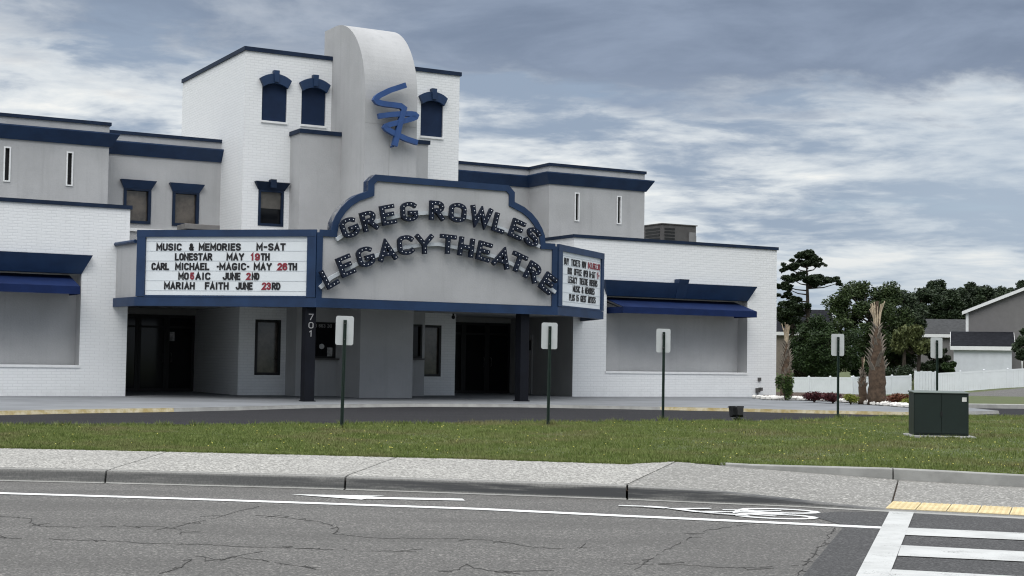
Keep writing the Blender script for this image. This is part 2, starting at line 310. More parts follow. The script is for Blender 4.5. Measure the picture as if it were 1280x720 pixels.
# ------------------------------------------------------------------ mesh helpers
class MB:
    def __init__(s): s.v = []; s.f = []; s.m = []
    def add(s, vs, fs, mi=0):
        n = len(s.v); s.v += [tuple(p) for p in vs]; s.f += [tuple(i+n for i in f) for f in fs]; s.m += [mi]*len(fs); return s
    def box(s, x0, x1, y0, y1, z0, z1, mi=0):
        return s.add([(x0,y0,z0),(x1,y0,z0),(x1,y1,z0),(x0,y1,z0),(x0,y0,z1),(x1,y0,z1),(x1,y1,z1),(x0,y1,z1)],
                     [(0,3,2,1),(4,5,6,7),(0,1,5,4),(1,2,6,5),(2,3,7,6),(3,0,4,7)], mi)
    def quad(s, *p, mi=0): return s.add(p, [tuple(range(len(p)))], mi)
    def prism(s, pts, d0, d1, fn, mi=0):
        """pts: 2-D outline; fn(a, b, d) -> 3-D point at depth d"""
        n = len(pts)
        return s.add([fn(a, b, d0) for a, b in pts] + [fn(a, b, d1) for a, b in pts],
                     [tuple(range(n)), tuple(range(2*n-1, n-1, -1))] + [(i, (i+1) % n, n+(i+1) % n, n+i) for i in range(n)], mi)
    def ribbon(s, pts, wd, d0, d1, fn, closed=False, mi=0, cap=0.0):
        P = [Vector(p) for p in pts]
        Q = [P[0]]
        for p in P[1:]:
            if (p-Q[-1]).length > 1e-5: Q.append(p)
        P = Q
        if cap and not closed:
            P[0] = P[0] - (P[1]-P[0]).normalized()*cap; P[-1] = P[-1] + (P[-1]-P[-2]).normalized()*cap
        n = len(P); L = []; Rr = []
        for i in range(n):
            a = P[i-1] if (i > 0 or closed) else None; b = P[(i+1) % n] if (i < n-1 or closed) else None
            d1_ = (P[i]-a).normalized() if a is not None else None; d2_ = (b-P[i]).normalized() if b is not None else None
            if d1_ is None: d1_ = d2_
            if d2_ is None: d2_ = d1_
            n1 = Vector((-d1_.y, d1_.x)); n2 = Vector((-d2_.y, d2_.x)); mm = n1+n2
            if mm.length < 1e-4: mm = n1.copy()
            mm.normalize(); k = 1/max(0.4, mm.dot(n1))
            L.append(P[i]+mm*k*wd/2); Rr.append(P[i]-mm*k*wd/2)
        vs = [fn(p.x, p.y, d0) for p in L]+[fn(p.x, p.y, d0) for p in Rr]+[fn(p.x, p.y, d1) for p in L]+[fn(p.x, p.y, d1) for p in Rr]
        fs = []
        for i in range(n if closed else n-1):
            j = (i+1) % n
            fs += [(i, n+i, n+j, j), (2*n+i, 2*n+j, 3*n+j, 3*n+i), (i, j, 2*n+j, 2*n+i), (n+i, 3*n+i, 3*n+j, n+j)]
        if not closed: fs += [(0, 2*n, 3*n, n), (n-1, 2*n-1, 4*n-1, 3*n-1)]
        return s.add(vs, fs, mi)
    def tube(s, pts, radii, seg=8, mi=0, caps=True):
        P = [Vector(p) for p in pts]; n = len(P); base = len(s.v); vs = []; fs = []
        if isinstance(radii, (int, float)): radii = [radii]*n
        for i in range(n):
            d = (P[min(i+1, n-1)]-P[max(i-1, 0)]).normalized()
            a = d.orthogonal().normalized() if abs(d.z) > 0.999 or i == 0 and False else (Vector((0, 0, 1)).cross(d)).normalized() if abs(d.z) < 0.99 else Vector((1, 0, 0))
            a = (a - d*a.dot(d)).normalized(); b = d.cross(a)
            for k in range(seg):
                t = 2*PI*k/seg; vs.append(P[i]+(a*math.cos(t)+b*math.sin(t))*radii[i])
        for i in range(n-1):
            for k in range(seg):
                k2 = (k+1) % seg; fs.append((i*seg+k, i*seg+k2, (i+1)*seg+k2, (i+1)*seg+k))
        if caps: fs += [tuple(range(seg-1, -1, -1)), tuple((n-1)*seg+k for k in range(seg))]
        return s.add(vs, fs, mi)
    def ball(s, c, r, mi=0, sq=(1, 1, 1), rings=4, seg=6):
        vs = []; fs = []
        for i in range(rings+1):
            t = PI*i/rings
            for k in range(seg):
                p = 2*PI*k/seg; vs.append((c[0]+r*sq[0]*math.sin(t)*math.cos(p), c[1]+r*sq[1]*math.sin(t)*math.sin(p), c[2]+r*sq[2]*math.cos(t)))
        for i in range(rings):
            for k in range(seg):
                k2 = (k+1) % seg; fs.append((i*seg+k, (i+1)*seg+k, (i+1)*seg+k2, i*seg+k2))
        return s.add(vs, fs, mi)
    def sweep(s, path, prof, mi=0, closed=False):
        """path: (x, y) polyline; prof: [(offset outwards, z)] closed outline; outwards = right-hand side of travel; mitred"""
        P = [Vector(p) for p in path]; n = len(P); k = len(prof); vs = []; fs = []
        for i in range(n):
            a = P[i-1] if (i > 0 or closed) else None; b = P[(i+1) % n] if (i < n-1 or closed) else None
            d1_ = (P[i]-a).normalized() if a is not None else (b-P[i]).normalized()
            d2_ = (b-P[i]).normalized() if b is not None else d1_
            n1 = Vector((d1_.y, -d1_.x)); n2 = Vector((d2_.y, -d2_.x)); mm = (n1+n2).normalized(); q = 1/max(0.3, mm.dot(n1))
            for o, z in prof: vs.append((P[i].x+mm.x*q*o, P[i].y+mm.y*q*o, z))
        for i in range(n if closed else n-1):
            i2 = (i+1) % n
            for j in range(k):
                j2 = (j+1) % k; fs.append((i*k+j, i2*k+j, i2*k+j2, i*k+j2))
        if not closed: fs += [tuple(range(k)), tuple((n-1)*k+j for j in range(k-1, -1, -1))]
        return s.add(vs, fs, mi)
    def build(s, name, mats, parent=None, smooth_=False, bevel=0.0, recalc=True):
        me = bpy.data.meshes.new(name); me.from_pydata(s.v, [], s.f)
        if not isinstance(mats, (list, tuple)): mats = [mats]
        for m in mats: me.materials.append(m)
        me.polygons.foreach_set('material_index', s.m)
        if recalc:
            bm = bmesh.new(); bm.from_mesh(me); bmesh.ops.recalc_face_normals(bm, faces=bm.faces); bm.to_mesh(me); bm.free()
        if smooth_: me.polygons.foreach_set('use_smooth', [True]*len(me.polygons))
        me.update()
        o = bpy.data.objects.new(name, me); C.objects.link(o)
        if parent is not None: o.parent = parent
        if bevel:
            b = o.modifiers.new('bevel', 'BEVEL'); b.width = bevel; b.segments = 2; b.limit_method = 'ANGLE'
        return o
def tag(o, label=None, cat=None, group=None, kind=None):
    if label: o['label'] = label
    if cat: o['category'] = cat
    if group: o['group'] = group
    if kind: o['kind'] = kind
    return o
def thing(name, label, cat, loc=(0, 0, 0), rz=0.0, group=None):
    o = bpy.data.objects.new(name, None); C.objects.link(o); o.location = loc; o.rotation_euler = (0, 0, rz); o.empty_display_size = 0.2
    return tag(o, label, cat, group)
def copy_tree(o, parent=None):
    c = o.copy(); C.objects.link(c)
    if parent is not None: c.parent = parent
    for ch in list(o.children): copy_tree(ch, c)
    return c
def np_mesh(name, V, F, mats, parent=None):
    """V (n,3); F (m,k) equal sized faces"""
    me = bpy.data.meshes.new(name); V = np.asarray(V, 'f4'); F = np.asarray(F, 'i4'); m, k = F.shape
    me.vertices.add(len(V)); me.vertices.foreach_set('co', V.ravel())
    me.loops.add(m*k); me.loops.foreach_set('vertex_index', F.ravel())
    me.polygons.add(m); me.polygons.foreach_set('loop_start', np.arange(0, m*k, k, dtype='i4'))
    me.update(calc_edges=True); me.validate()
    for x in (mats if isinstance(mats, (list, tuple)) else [mats]): me.materials.append(x)
    o = bpy.data.objects.new(name, me); C.objects.link(o)
    if parent is not None: o.parent = parent
    return o

# ------------------------------------------------------------------ ground, road, kerb
def hgt(x, y):
    """ground height under everything"""
    def ss(a, b, t):
        t = min(1, max(0, (t-a)/(b-a))); return t*t*(3-2*t)
    lot = 0.10 if x < 12.5 else 0.10
    h = -0.06 + (lot+0.06)*ss(18.6, 21.0, y+0.14*x*(1 if x > 0 else 0.6))
    up = ss(13.0, 14.0, x); tgt = lot+(0.30-lot)*up; h += (tgt-lot)*ss(46.2, 47.4, y)
    far = -0.75 + 0.80*ss(29.5, 40, x) - 0.15*ss(30, 10, x)
    h += (far-tgt)*ss(56, 104, y)
    if y > 150: h += 0.0
    return h
def ground():
    xs = np.concatenate([np.linspace(-900, -60, 12), np.linspace(-50, 60, 90), np.linspace(70, 900, 12)])
    ys = np.concatenate([np.linspace(-300, -10, 8), np.linspace(0, 45, 40), np.linspace(45.8, 47, 4), np.linspace(48, 130, 50), np.linspace(140, 1500, 16)])
    V = [(x, y, hgt(x, y)) for y in ys for x in xs]; nx = len(xs)
    F = [(j*nx+i, j*nx+i+1, (j+1)*nx+i+1, (j+1)*nx+i) for j in range(len(ys)-1) for i in range(nx-1)]
    o = np_mesh('ground', V, F, LAWN); tag(o, kind='structure')
ground()

# kerb face line (foot of the kerb) from left to right
KB = [(-60.0, 19.6), (-30.0, 18.75), (-16.0, 17.9), (-9.0, 17.35)] + [(-5.832, 17.039), (-4.518, 16.923), (-2.112, 16.626), (-0.403, 16.258), (1.205, 15.901), (2.187, 15.585), (2.997, 15.353), (3.865, 14.973)] + [(5.4, 14.35), (8.0, 13.3), (14.0, 10.9), (30.0, 4.5)]
KZ = [0.14]*9 + [0.125, 0.065, 0.012, 0.012, 0.012, 0.012, 0.012]
SB = [(-60.0, 22.6), (-30.0, 21.7), (-16.0, 20.95), (-9.0, 20.4)] + [(-6.933, 20.213), (-4.708, 20.012), (-2.515, 19.72), (-0.384, 19.404), (1.458, 18.905)] + [(2.172, 19.652), (3.176, 18.95), (4.916, 18.51)] + [(6.3, 17.6), (9.0, 16.4), (15.0, 13.8), (31.0, 7.4)]
SZ = [0.17]*9 + [0.165, 0.13, 0.05, 0.045, 0.045, 0.045, 0.045]
def lerp_path(P, x):
    for a, b in zip(P, P[1:]):
        if a[0] <= x <= b[0]:
            t = (x-a[0])/(b[0]-a[0]); return a[1]+(b[1]-a[1])*t
    return P[-1][1]
def lerp_z(P, Zs, x):
    for i in range(len(P)-1):
        if P[i][0] <= x <= P[i+1][0]:
            t = (x-P[i][0])/(P[i+1][0]-P[i][0]); return Zs[i]+(Zs[i+1]-Zs[i])*t
    return Zs[-1]
# road: one asphalt sheet in front of the kerb
def road():
    b = MB(); xs = [p[0] for p in KB]
    for i in range(len(KB)-1):
        (x0, y0), (x1, y1) = KB[i], KB[i+1]
        b.quad((x0, y0+0.05, 0), (x1, y1+0.05, 0), (x1, -60, 0), (x0, -60, 0))
    b.build('road', ASPH); tag(bpy.data.objects['road'], kind='structure')
road()
PATCH = [(3.075, 13.611), (2.504, 11.809), (2.055, 10.372)]
b = MB(); b.add([(PATCH[0][0], PATCH[0][1], .004), (PATCH[1][0], PATCH[1][1], .004), (PATCH[2][0], PATCH[2][1], .004), (1.2, 7, .004), (1.0, -40, .004), (40, -40, .004), (40, .2, .004), (14, 10.8, .004), (8, 13.2, .004), (3.85, 14.92, .004), (3.3, 14.9, .004), (2.9, 14.6, .004)], [tuple(range(12))])
tag(b.build('intersection_asphalt', ASPH2), kind='structure')

# kerb stones, cast in lengths with open joints
def kerb():
    b = MB(); joints = [-13.0, -8.8, -4.6, -1.83, 1.26]
    xs = sorted(set([p[0] for p in KB if -60 <= p[0] <= 30] + [i*0.5-20 for i in range(80)] + joints))
    cuts = []
    seg = []; segs = []
    for x in xs:
        seg.append(x)
        if x in joints: seg[-1] = x-0.012; segs.append(seg); seg = [x+0.012]
    segs.append(seg)
    for sg in segs:
        vs = []; n = len(sg)
        for x in sg:
            y = lerp_path(KB, x); z = lerp_z(KB, KZ, x); sl = min(1.0, z/0.14); W = 0.16
            prof = [(-0.02, -0.05), (0.0, 0.006), (0.018*sl+.004, z-0.022*sl-.004), (0.032, z-0.004), (0.055, z), (W, z+0.002), (W, -0.05)]
            vs += [(x+0.1*o_, y+o_, zz) for o_, zz in prof]
        k = 7; fs = [(i*k+j, (i+1)*k+j, (i+1)*k+j+1, i*k+j+1) for i in range(n-1) for j in range(k-1)]
        fs += [tuple(range(k)), tuple((n-1)*k+j for j in range(k))]
        b.add(vs, fs)
        # gutter lip
        vs = []; 
        for x in sg:
            y = lerp_path(KB, x); vs += [(x, y-0.055, 0.004), (x+.01, y+0.01, 0.012)]
        b.add(vs, [(i*2, (i+1)*2, (i+1)*2+1, i*2+1) for i in range(n-1)], 1)
    o = b.build('kerb', [KERB, CONC], recalc=True); tag(o, kind='structure')
kerb()
def sidewalk():
    b = MB()
    # joints: (x at the kerb, x at the lawn)
    J = [(-60, -60), (-30, -29.8), (-17.2, -17.0), (-13, -12.8), (-8.8, -8.7), (-4.6, -4.6), (-1.83, -1.48), (1.26, 2.2), (3.88, 4.85), (7.0, 7.9), (10.5, 11.5), (30, 31)]
    for (a0, a1), (c0, c1) in zip(J, J[1:]):
        n = max(2, int((c0-a0)/0.35)); n = min(n, 40); g = 0.010; rows = []
        for i in range(n+1):
            t = i/n; xk = a0+g+(c0-a0-2*g)*t; xl = a1+g+(c1-a1-2*g)*t
            yk = lerp_path(KB, xk)+0.165; yl = lerp_path(SB, xl); zk = lerp_z(KB, KZ, xk)+0.003; zl = lerp_z(SB, SZ, xl)
            rows.append([(xk+(xl-xk)*s_, yk+(yl-yk)*s_, zk+(zl-zk)*s_) for s_ in (0, .25, .5, .75, 1)])
        m = 5; vs = [p for r in rows for p in r]
        ri = 1 if a0 > 1 else 0
        b.add(vs, [(i*m+j, (i+1)*m+j, (i+1)*m+j+1, i*m+j+1) for i in range(n) for j in range(m-1)], ri)
        # slab edges down to the bed
        e = [rows[0], rows[-1]]
        for r in e: b.add(r+[(x, y, z-0.06) for x, y, z in r], [(j, j+1, m+j+1, m+j) for j in range(m-1)])
    o = b.build('sidewalk', [SHELL, RAMP]); tag(o, kind='structure')
    bed = MB()
    for i in range(len(SB)-1):
        p, q = SB[i], SB[i+1]; x0, x1 = p[0], q[0]
        bed.quad((x0, lerp_path(KB, x0)+.1, lerp_z(KB, KZ, x0)-.05), (x1, lerp_path(KB, x1)+.1, lerp_z(KB, KZ, x1)-.05), (x1, q[1]+.1, SZ[i+1]-.05), (x0, p[1]+.1, SZ[i]-.05))
    tag(bed.build('sidewalk_bed', MULCH), kind='structure')
sidewalk()
# low retaining kerb behind the ramp
def back_kerb():
    b = MB(); xs = [2.75, 3.1, 3.5, 4.0, 4.4, 4.78, 4.80, 5.4, 6.3, 7.5, 9, 12, 15, 22, 31]
    vs = []; sg = [[x for x in xs if x < 4.79], [x for x in xs if x > 4.79]]
    for s_ in sg:
        vs = []
        for x in s_:
            y = lerp_path(SB, x); z0 = lerp_z(SB, SZ, x); top = 0.178+0.012*min(1, max(0, (x-3)/2))
            vs += [(x, y-0.004, z0-0.06), (x+.0, y, top-0.012), (x, y+0.012, top), (x, y+0.15, top), (x, y+0.15, 0.0)]
        k = 5; n = len(s_)
        b.add(vs, [(i*k+j, (i+1)*k+j, (i+1)*k+j+1, i*k+j+1) for i in range(n-1) for j in range(k-1)]+[tuple(range(k)), tuple((n-1)*k+j for j in range(k))])
    tag(b.build('back_kerb', CONC), kind='structure')
back_kerb()
def tactile():
    b = MB(); p0 = Vector((4.02, 15.62)); d = Vector((1.0, -0.40)).normalized(); nrm = Vector((-d.y, d.x))
    q0 = p0 - nrm*0.50; L = 4.2; Wd = 0.56
    def f(a, c, z): q = q0+d*a+nrm*c; return (q.x, q.y, z)
    def zz(a, c): return 0.022+0.022*c/Wd
    n = int(L/0.3)
    for i in range(n):
        a0, a1 = i*.3+.006, (i+1)*.3-.006
        b.add([f(a0, 0, zz(0, 0)), f(a1, 0, zz(0, 0)), f(a1, Wd, zz(0, Wd)), f(a0, Wd, zz(0, Wd)), f(a0, 0, 0), f(a1, 0, 0), f(a1, Wd, 0), f(a0, Wd, 0)], [(0, 1, 2, 3), (0, 4, 5, 1), (1, 5, 6, 2), (2, 6, 7, 3), (3, 7, 4, 0)])
        for ii in range(5):
            for jj in range(9):
                a = a0+.029+ii*.0575; c = .035+jj*.061; z = zz(0, c)
                ring = [f(a+.016*math.cos(k*PI/3), c+.016*math.sin(k*PI/3), z) for k in range(6)]; top = [f(a+.009*math.cos(k*PI/3), c+.009*math.sin(k*PI/3), z+.007) for k in range(6)]
                b.add(ring+top, [(k, (k+1) % 6, 6+(k+1) % 6, 6+k) for k in range(6)]+[tuple(range(6, 12))])
    tag(b.build('tactile_paving', mat('tactile_yellow', (0.58, 0.475, 0.27), 0.8, 0.15, 3.0)), kind='structure')
tactile()

# painted markings, thin sheets above the asphalt
def flat(name, polys, m, z=0.006, kind='structure'):
    b = MB()
    for i, P in enumerate(polys): b.add([(x, y, z+0.0015*i*0) for x, y in P], [tuple(range(len(P)))])
    return tag(b.build(name, m), kind=kind)
def strip(name, path, wd, m, z):
    b = MB(); b.ribbon(path, wd, z-0.003, z, lambda a, c, d: (a, c, d)); return tag(b.build(name, m), kind='structure')
strip('edge_line', [(-40, 17.6), (-20, 16.55), (-10, 15.95)] + [(-5.296, 15.484), (-3.569, 15.227), (-1.891, 14.913), (-0.281, 14.597), (1.097, 14.147), (2.116, 13.848), (2.678, 13.676), (3.388, 13.459)], 0.15, PAINT, 0.008)
BAR = [(3.821, 14.928), (4.048, 14.86), (2.672, 10.435), (2.437, 10.411)]
def ext(p, q, k): return (q[0]+(q[0]-p[0])*k, q[1]+(q[1]-p[1])*k)
flat('stop_bar', [[BAR[0], BAR[1], ext(BAR[1], BAR[2], 1.2), ext(BAR[0], BAR[3], 1.2)]], PAINTW, 0.012)
cw = []
for a, c, d, e in [[(3.604, 13.456), (4.561, 13.172), (4.373, 12.629), (3.424, 12.886)], [(3.204, 12.145), (4.102, 11.847), (3.892, 11.239), (3.0, 11.474)], [(2.757, 10.7), (3.613, 10.436), (3.426, 9.894), (2.547, 10.071)]]:
    cw.append([a, ext(a, c, 5), ext(e, d, 5), e])
flat('crosswalk_stripes', cw, PAINTW, 0.011)
ar = [(-2.316, 15.828), (-1.32, 15.824), (-1.467, 15.672), (-0.487, 15.622), (-0.456, 15.425), (-1.481, 15.473), (-1.52, 15.361)]
flat('bike_lane_arrow', [ar], PAINT, 0.008)
def bike_symbol():
    b = MB(); c = Vector((2.05, 14.72)); d = Vector((0.965, -0.235)).normalized(); nn = Vector((-d.y, d.x))
    # a: along the lane (away from the rider's head), c: across; elongated lane symbol of a helmeted rider
    k = [0]
    def fn(a, q, z): p = c + d*a + nn*q; return (p.x, p.y, z)
    def rb(pts, wd, closed=False):
        z = 0.008+0.0008*k[0]; k[0] += 1; b.ribbon(pts, wd, z-0.002, z, fn, closed)
    for q0 in (-0.27, 0.27):
        rb([(0.60+0.36*math.cos(t*PI/8), q0+0.20*math.sin(t*PI/8)) for t in range(16)], 0.085, True)
    rb([(0.6, -0.27), (0.2, -0.12), (0.2, 0.18), (0.62, 0.0), (0.2, -0.12)], 0.05)
    rb([(0.62, 0.27), (0.05, 0.16)], 0.05); rb([(0.62, 0.0), (0.25, 0.02), (-0.15, -0.16)], 0.07)
    rb([(-0.15, -0.16), (-0.42, 0.06), (-0.08, 0.22)], 0.09)
    rb([(-0.50, 0.10), (-0.72, 0.17)], 0.13); rb([(-0.66, 0.17), (-1.0, 0.16)], 0.06); rb([(-0.1, -0.2), (0.35, -0.35)], .07)
    tag(b.build('bike_lane_symbol', PAINTB), kind='structure')
bike_symbol()
def cracks():
    rnd = random.Random(5); b = MB()
    L = [[(-4.573, 13.39), (-4.41, 13.307), (-4.214, 13.148), (-4.117, 12.802), (-3.972, 12.63), (-3.777, 12.618), (-3.543, 12.612), (-3.275, 12.723), (-2.977, 12.725), (-2.852, 12.647), (-2.802, 12.902), (-2.655, 13.47), (-2.556, 14.035), (-2.424, 14.654)], [(-4.029, 11.812), (-3.712, 11.753), (-3.423, 11.708), (-3.163, 11.691), (-2.786, 11.594), (-2.511, 11.581), (-2.296, 11.575), (-1.984, 11.459), (-1.447, 11.462)], [(-2.328, 9.99), (-2.263, 10.295), (-2.28, 10.946), (-2.066, 10.698), (-2.015, 10.906), (-1.813, 10.793), (-1.595, 10.555), (-1.309, 10.396)], [(-2.066, 10.698), (-1.981, 11.021), (-1.846, 11.208)], [(-2.852, 12.647), (-2.746, 12.477), (-2.689, 12.183)], [(-2.293, 13.736), (-2.013, 13.56), (-1.732, 13.327)], [(-1.834, 13.354), (-1.691, 13.292), (-1.524, 13.015), (-1.449, 12.739), (-1.448, 12.464), (-1.295, 12.307), (-1.1, 12.211), (-0.81, 12.162), (-0.442, 12.157), (-0.156, 12.092), (0.066, 11.859), (0.242, 11.676), (0.436, 11.623), (0.659, 11.772)], [(-1.568, 11.448), (-1.333, 11.415), (-0.885, 11.319), (-0.654, 11.273)], [(-0.406, 10.308), (-0.297, 10.696), (-0.22, 10.475), (-0.078, 10.343), (0.324, 10.446)], [(0.854, 10.392), (0.977, 10.798), (1.186, 11.518), (1.439, 12.238), (1.683, 12.931), (1.929, 13.323), (2.266, 13.672)], [(0.844, 10.833), (1.275, 10.831), (1.513, 10.743), (1.78, 10.723), (2.123, 10.873)], [(2.954, 13.459), (2.699, 12.608), (2.335, 11.466), (2.102, 10.646), (2.015, 10.362)]]
    for pi_, P in enumerate(L):
        Q = []; jx = jy = 0.0
        for (x0, y0), (x1, y1) in zip(P, P[1:]):
            n = max(2, int(math.hypot(x1-x0, y1-y0)/0.022))
            for i in range(n):
                t = i/n; jx = jx*.8+rnd.gauss(0, .005); jy = jy*.8+rnd.gauss(0, .013); Q.append((x0+(x1-x0)*t+jx, y0+(y1-y0)*t+jy))
        Q.append(P[-1]); i = 0
        while i < len(Q)-2:
            m = rnd.randint(3, 7); sg = Q[i:i+m+1]
            if len(sg) > 1 and rnd.random() < 0.88:
                z = 0.0045+0.0002*rnd.random(); b.ribbon(sg, rnd.choice((.002, .004, .005, .008)), z-.002, z, lambda a, c, d: (a, c, d))
            if rnd.random() < .16:
                q = sg[0]; b.ribbon([q, (q[0]+rnd.gauss(0, .05), q[1]+rnd.gauss(0, .07)), (q[0]+rnd.gauss(0, .09), q[1]+rnd.gauss(0, .13))], .004, .002, .0042+.0002*rnd.random(), lambda a, c, d: (a, c, d))
            i += m
    tag(b.build('road_cracks', CRACK), kind='structure')
cracks()

# driveway, lawn edge, building apron (world metres)
DF = [(-60, -4.0), (-30, 12.6), (-14, 21.6)] + [(-8.615, 25.085), (-4.849, 26.665), (-3.138, 27.411), (0.04, 29.394), (3.119, 31.184), (6.39, 32.699), (7.519, 34.227), (9.96, 36.836)] + [(12.2, 37.6), (16, 38.6), (24, 39.6), (60, 42)]
AF = [(-32, 10.5), (-20, 20.5)] + [(-10.411, 30.284), (-9.217, 31.793), (-7.586, 33.439), (-6.372, 34.982), (-5.146, 37.013), (-3.763, 38.375), (-2.279, 39.549), (0.2, 40.292), (2.102, 40.089), (4.023, 39.839), (6.014, 39.504), (7.611, 38.952), (10.402, 38.472)] + [(12.0, 39.4), (13.5, 41.0)]
b = MB()
b.add([(x, y+0.02, .19) for x, y in [(-60, -4.4)]] , [])
DP = [(x, y-0.05) for x, y in DF]
b.add([(x, y, .19) for x, y in DP]+[(60, 46.2, .19), (13, 46.2, .19), (13, 50, .19), (-40, 50, .19), (-60, 20, .19)], [tuple(range(len(DP)+5))])
tag(b.build('driveway', ASPHD), kind='structure')
strip('driveway_edge_line', [(x-.05, y+.16) for x, y in DF[:8]], 0.10, PAINTW, 0.196)
def apron():
    b = MB(); U = (0.8712, 0.4909); Vv = (-0.4909, 0.8712)
    back = [(13.6, 50.0), (9.5, 60), (-22, 43), (-40, 24)]
    P = AF+back
    b.add([(x, y, .27) for x, y in P], [tuple(range(len(P)))], 0)
    for i in range(len(AF)-1):
        (x0, y0), (x1, y1) = AF[i], AF[i+1]
        yel = (x1 < -7.0) or (x0 > 3.9 and x0 < 11.5)
        b.add([(x0, y0, .27), (x1, y1, .27), (x1+.02, y1-.03, .18), (x0+.02, y0-.03, .18)], [(0, 1, 2, 3)], 1 if yel else 2)
        if yel: b.add([(x0, y0+.002, .2745), (x1, y1+.002, .2745), (x1-.05, y1+.13, .2745), (x0-.05, y0+.13, .2745)], [(0, 1, 2, 3)], 1)
        else: b.add([(x0, y0+.002, .2745), (x1, y1+.002, .2745), (x1-.05, y1+.10, .2745), (x0-.05, y0+.10, .2745)], [(0, 1, 2, 3)], 2)
    tag(b.build('apron_pavement', [APRON, YELLOW, CONC], recalc=False), kind='structure')
apron()
# lawn mound between sidewalk and driveway
def lawn_z(x, y):
    yf = lerp_path(SB, x); yb = lerp_path(DF, x); t = min(1, max(0, (y-yf)/(yb-yf)))
    return 0.165+0.055*t+0.06*math.sin(PI*t)*0.6+0.012*math.sin(x*1.7+y*0.9)*math.sin(PI*t)
def lawn():
    rows = []; xs = np.concatenate([np.linspace(-55, -16, 20), np.linspace(-15, 22, 120), np.linspace(24, 30, 4)]); m = 16
    for x in xs:
        yf = lerp_path(SB, x)-0.01; 
        if x > 2.7: yf += 0.14
        yb = lerp_path(DF, x); r = []
        for j in range(m+1):
            y = yf+(yb-yf)*j/m; r.append((x, y, lawn_z(x, y)+(0.0 if 0 < j < m else -0.02)))
        rows.append(r)
    k = m+1; b = MB(); b.add([p for r in rows for p in r], [(i*k+j, (i+1)*k+j, (i+1)*k+j+1, i*k+j+1) for i in range(len(rows)-1) for j in range(m)])
    tag(b.build('lawn', LAWN, smooth_=True), kind='structure')
lawn()
BXP = (7.433+.12, 25.697+.30)
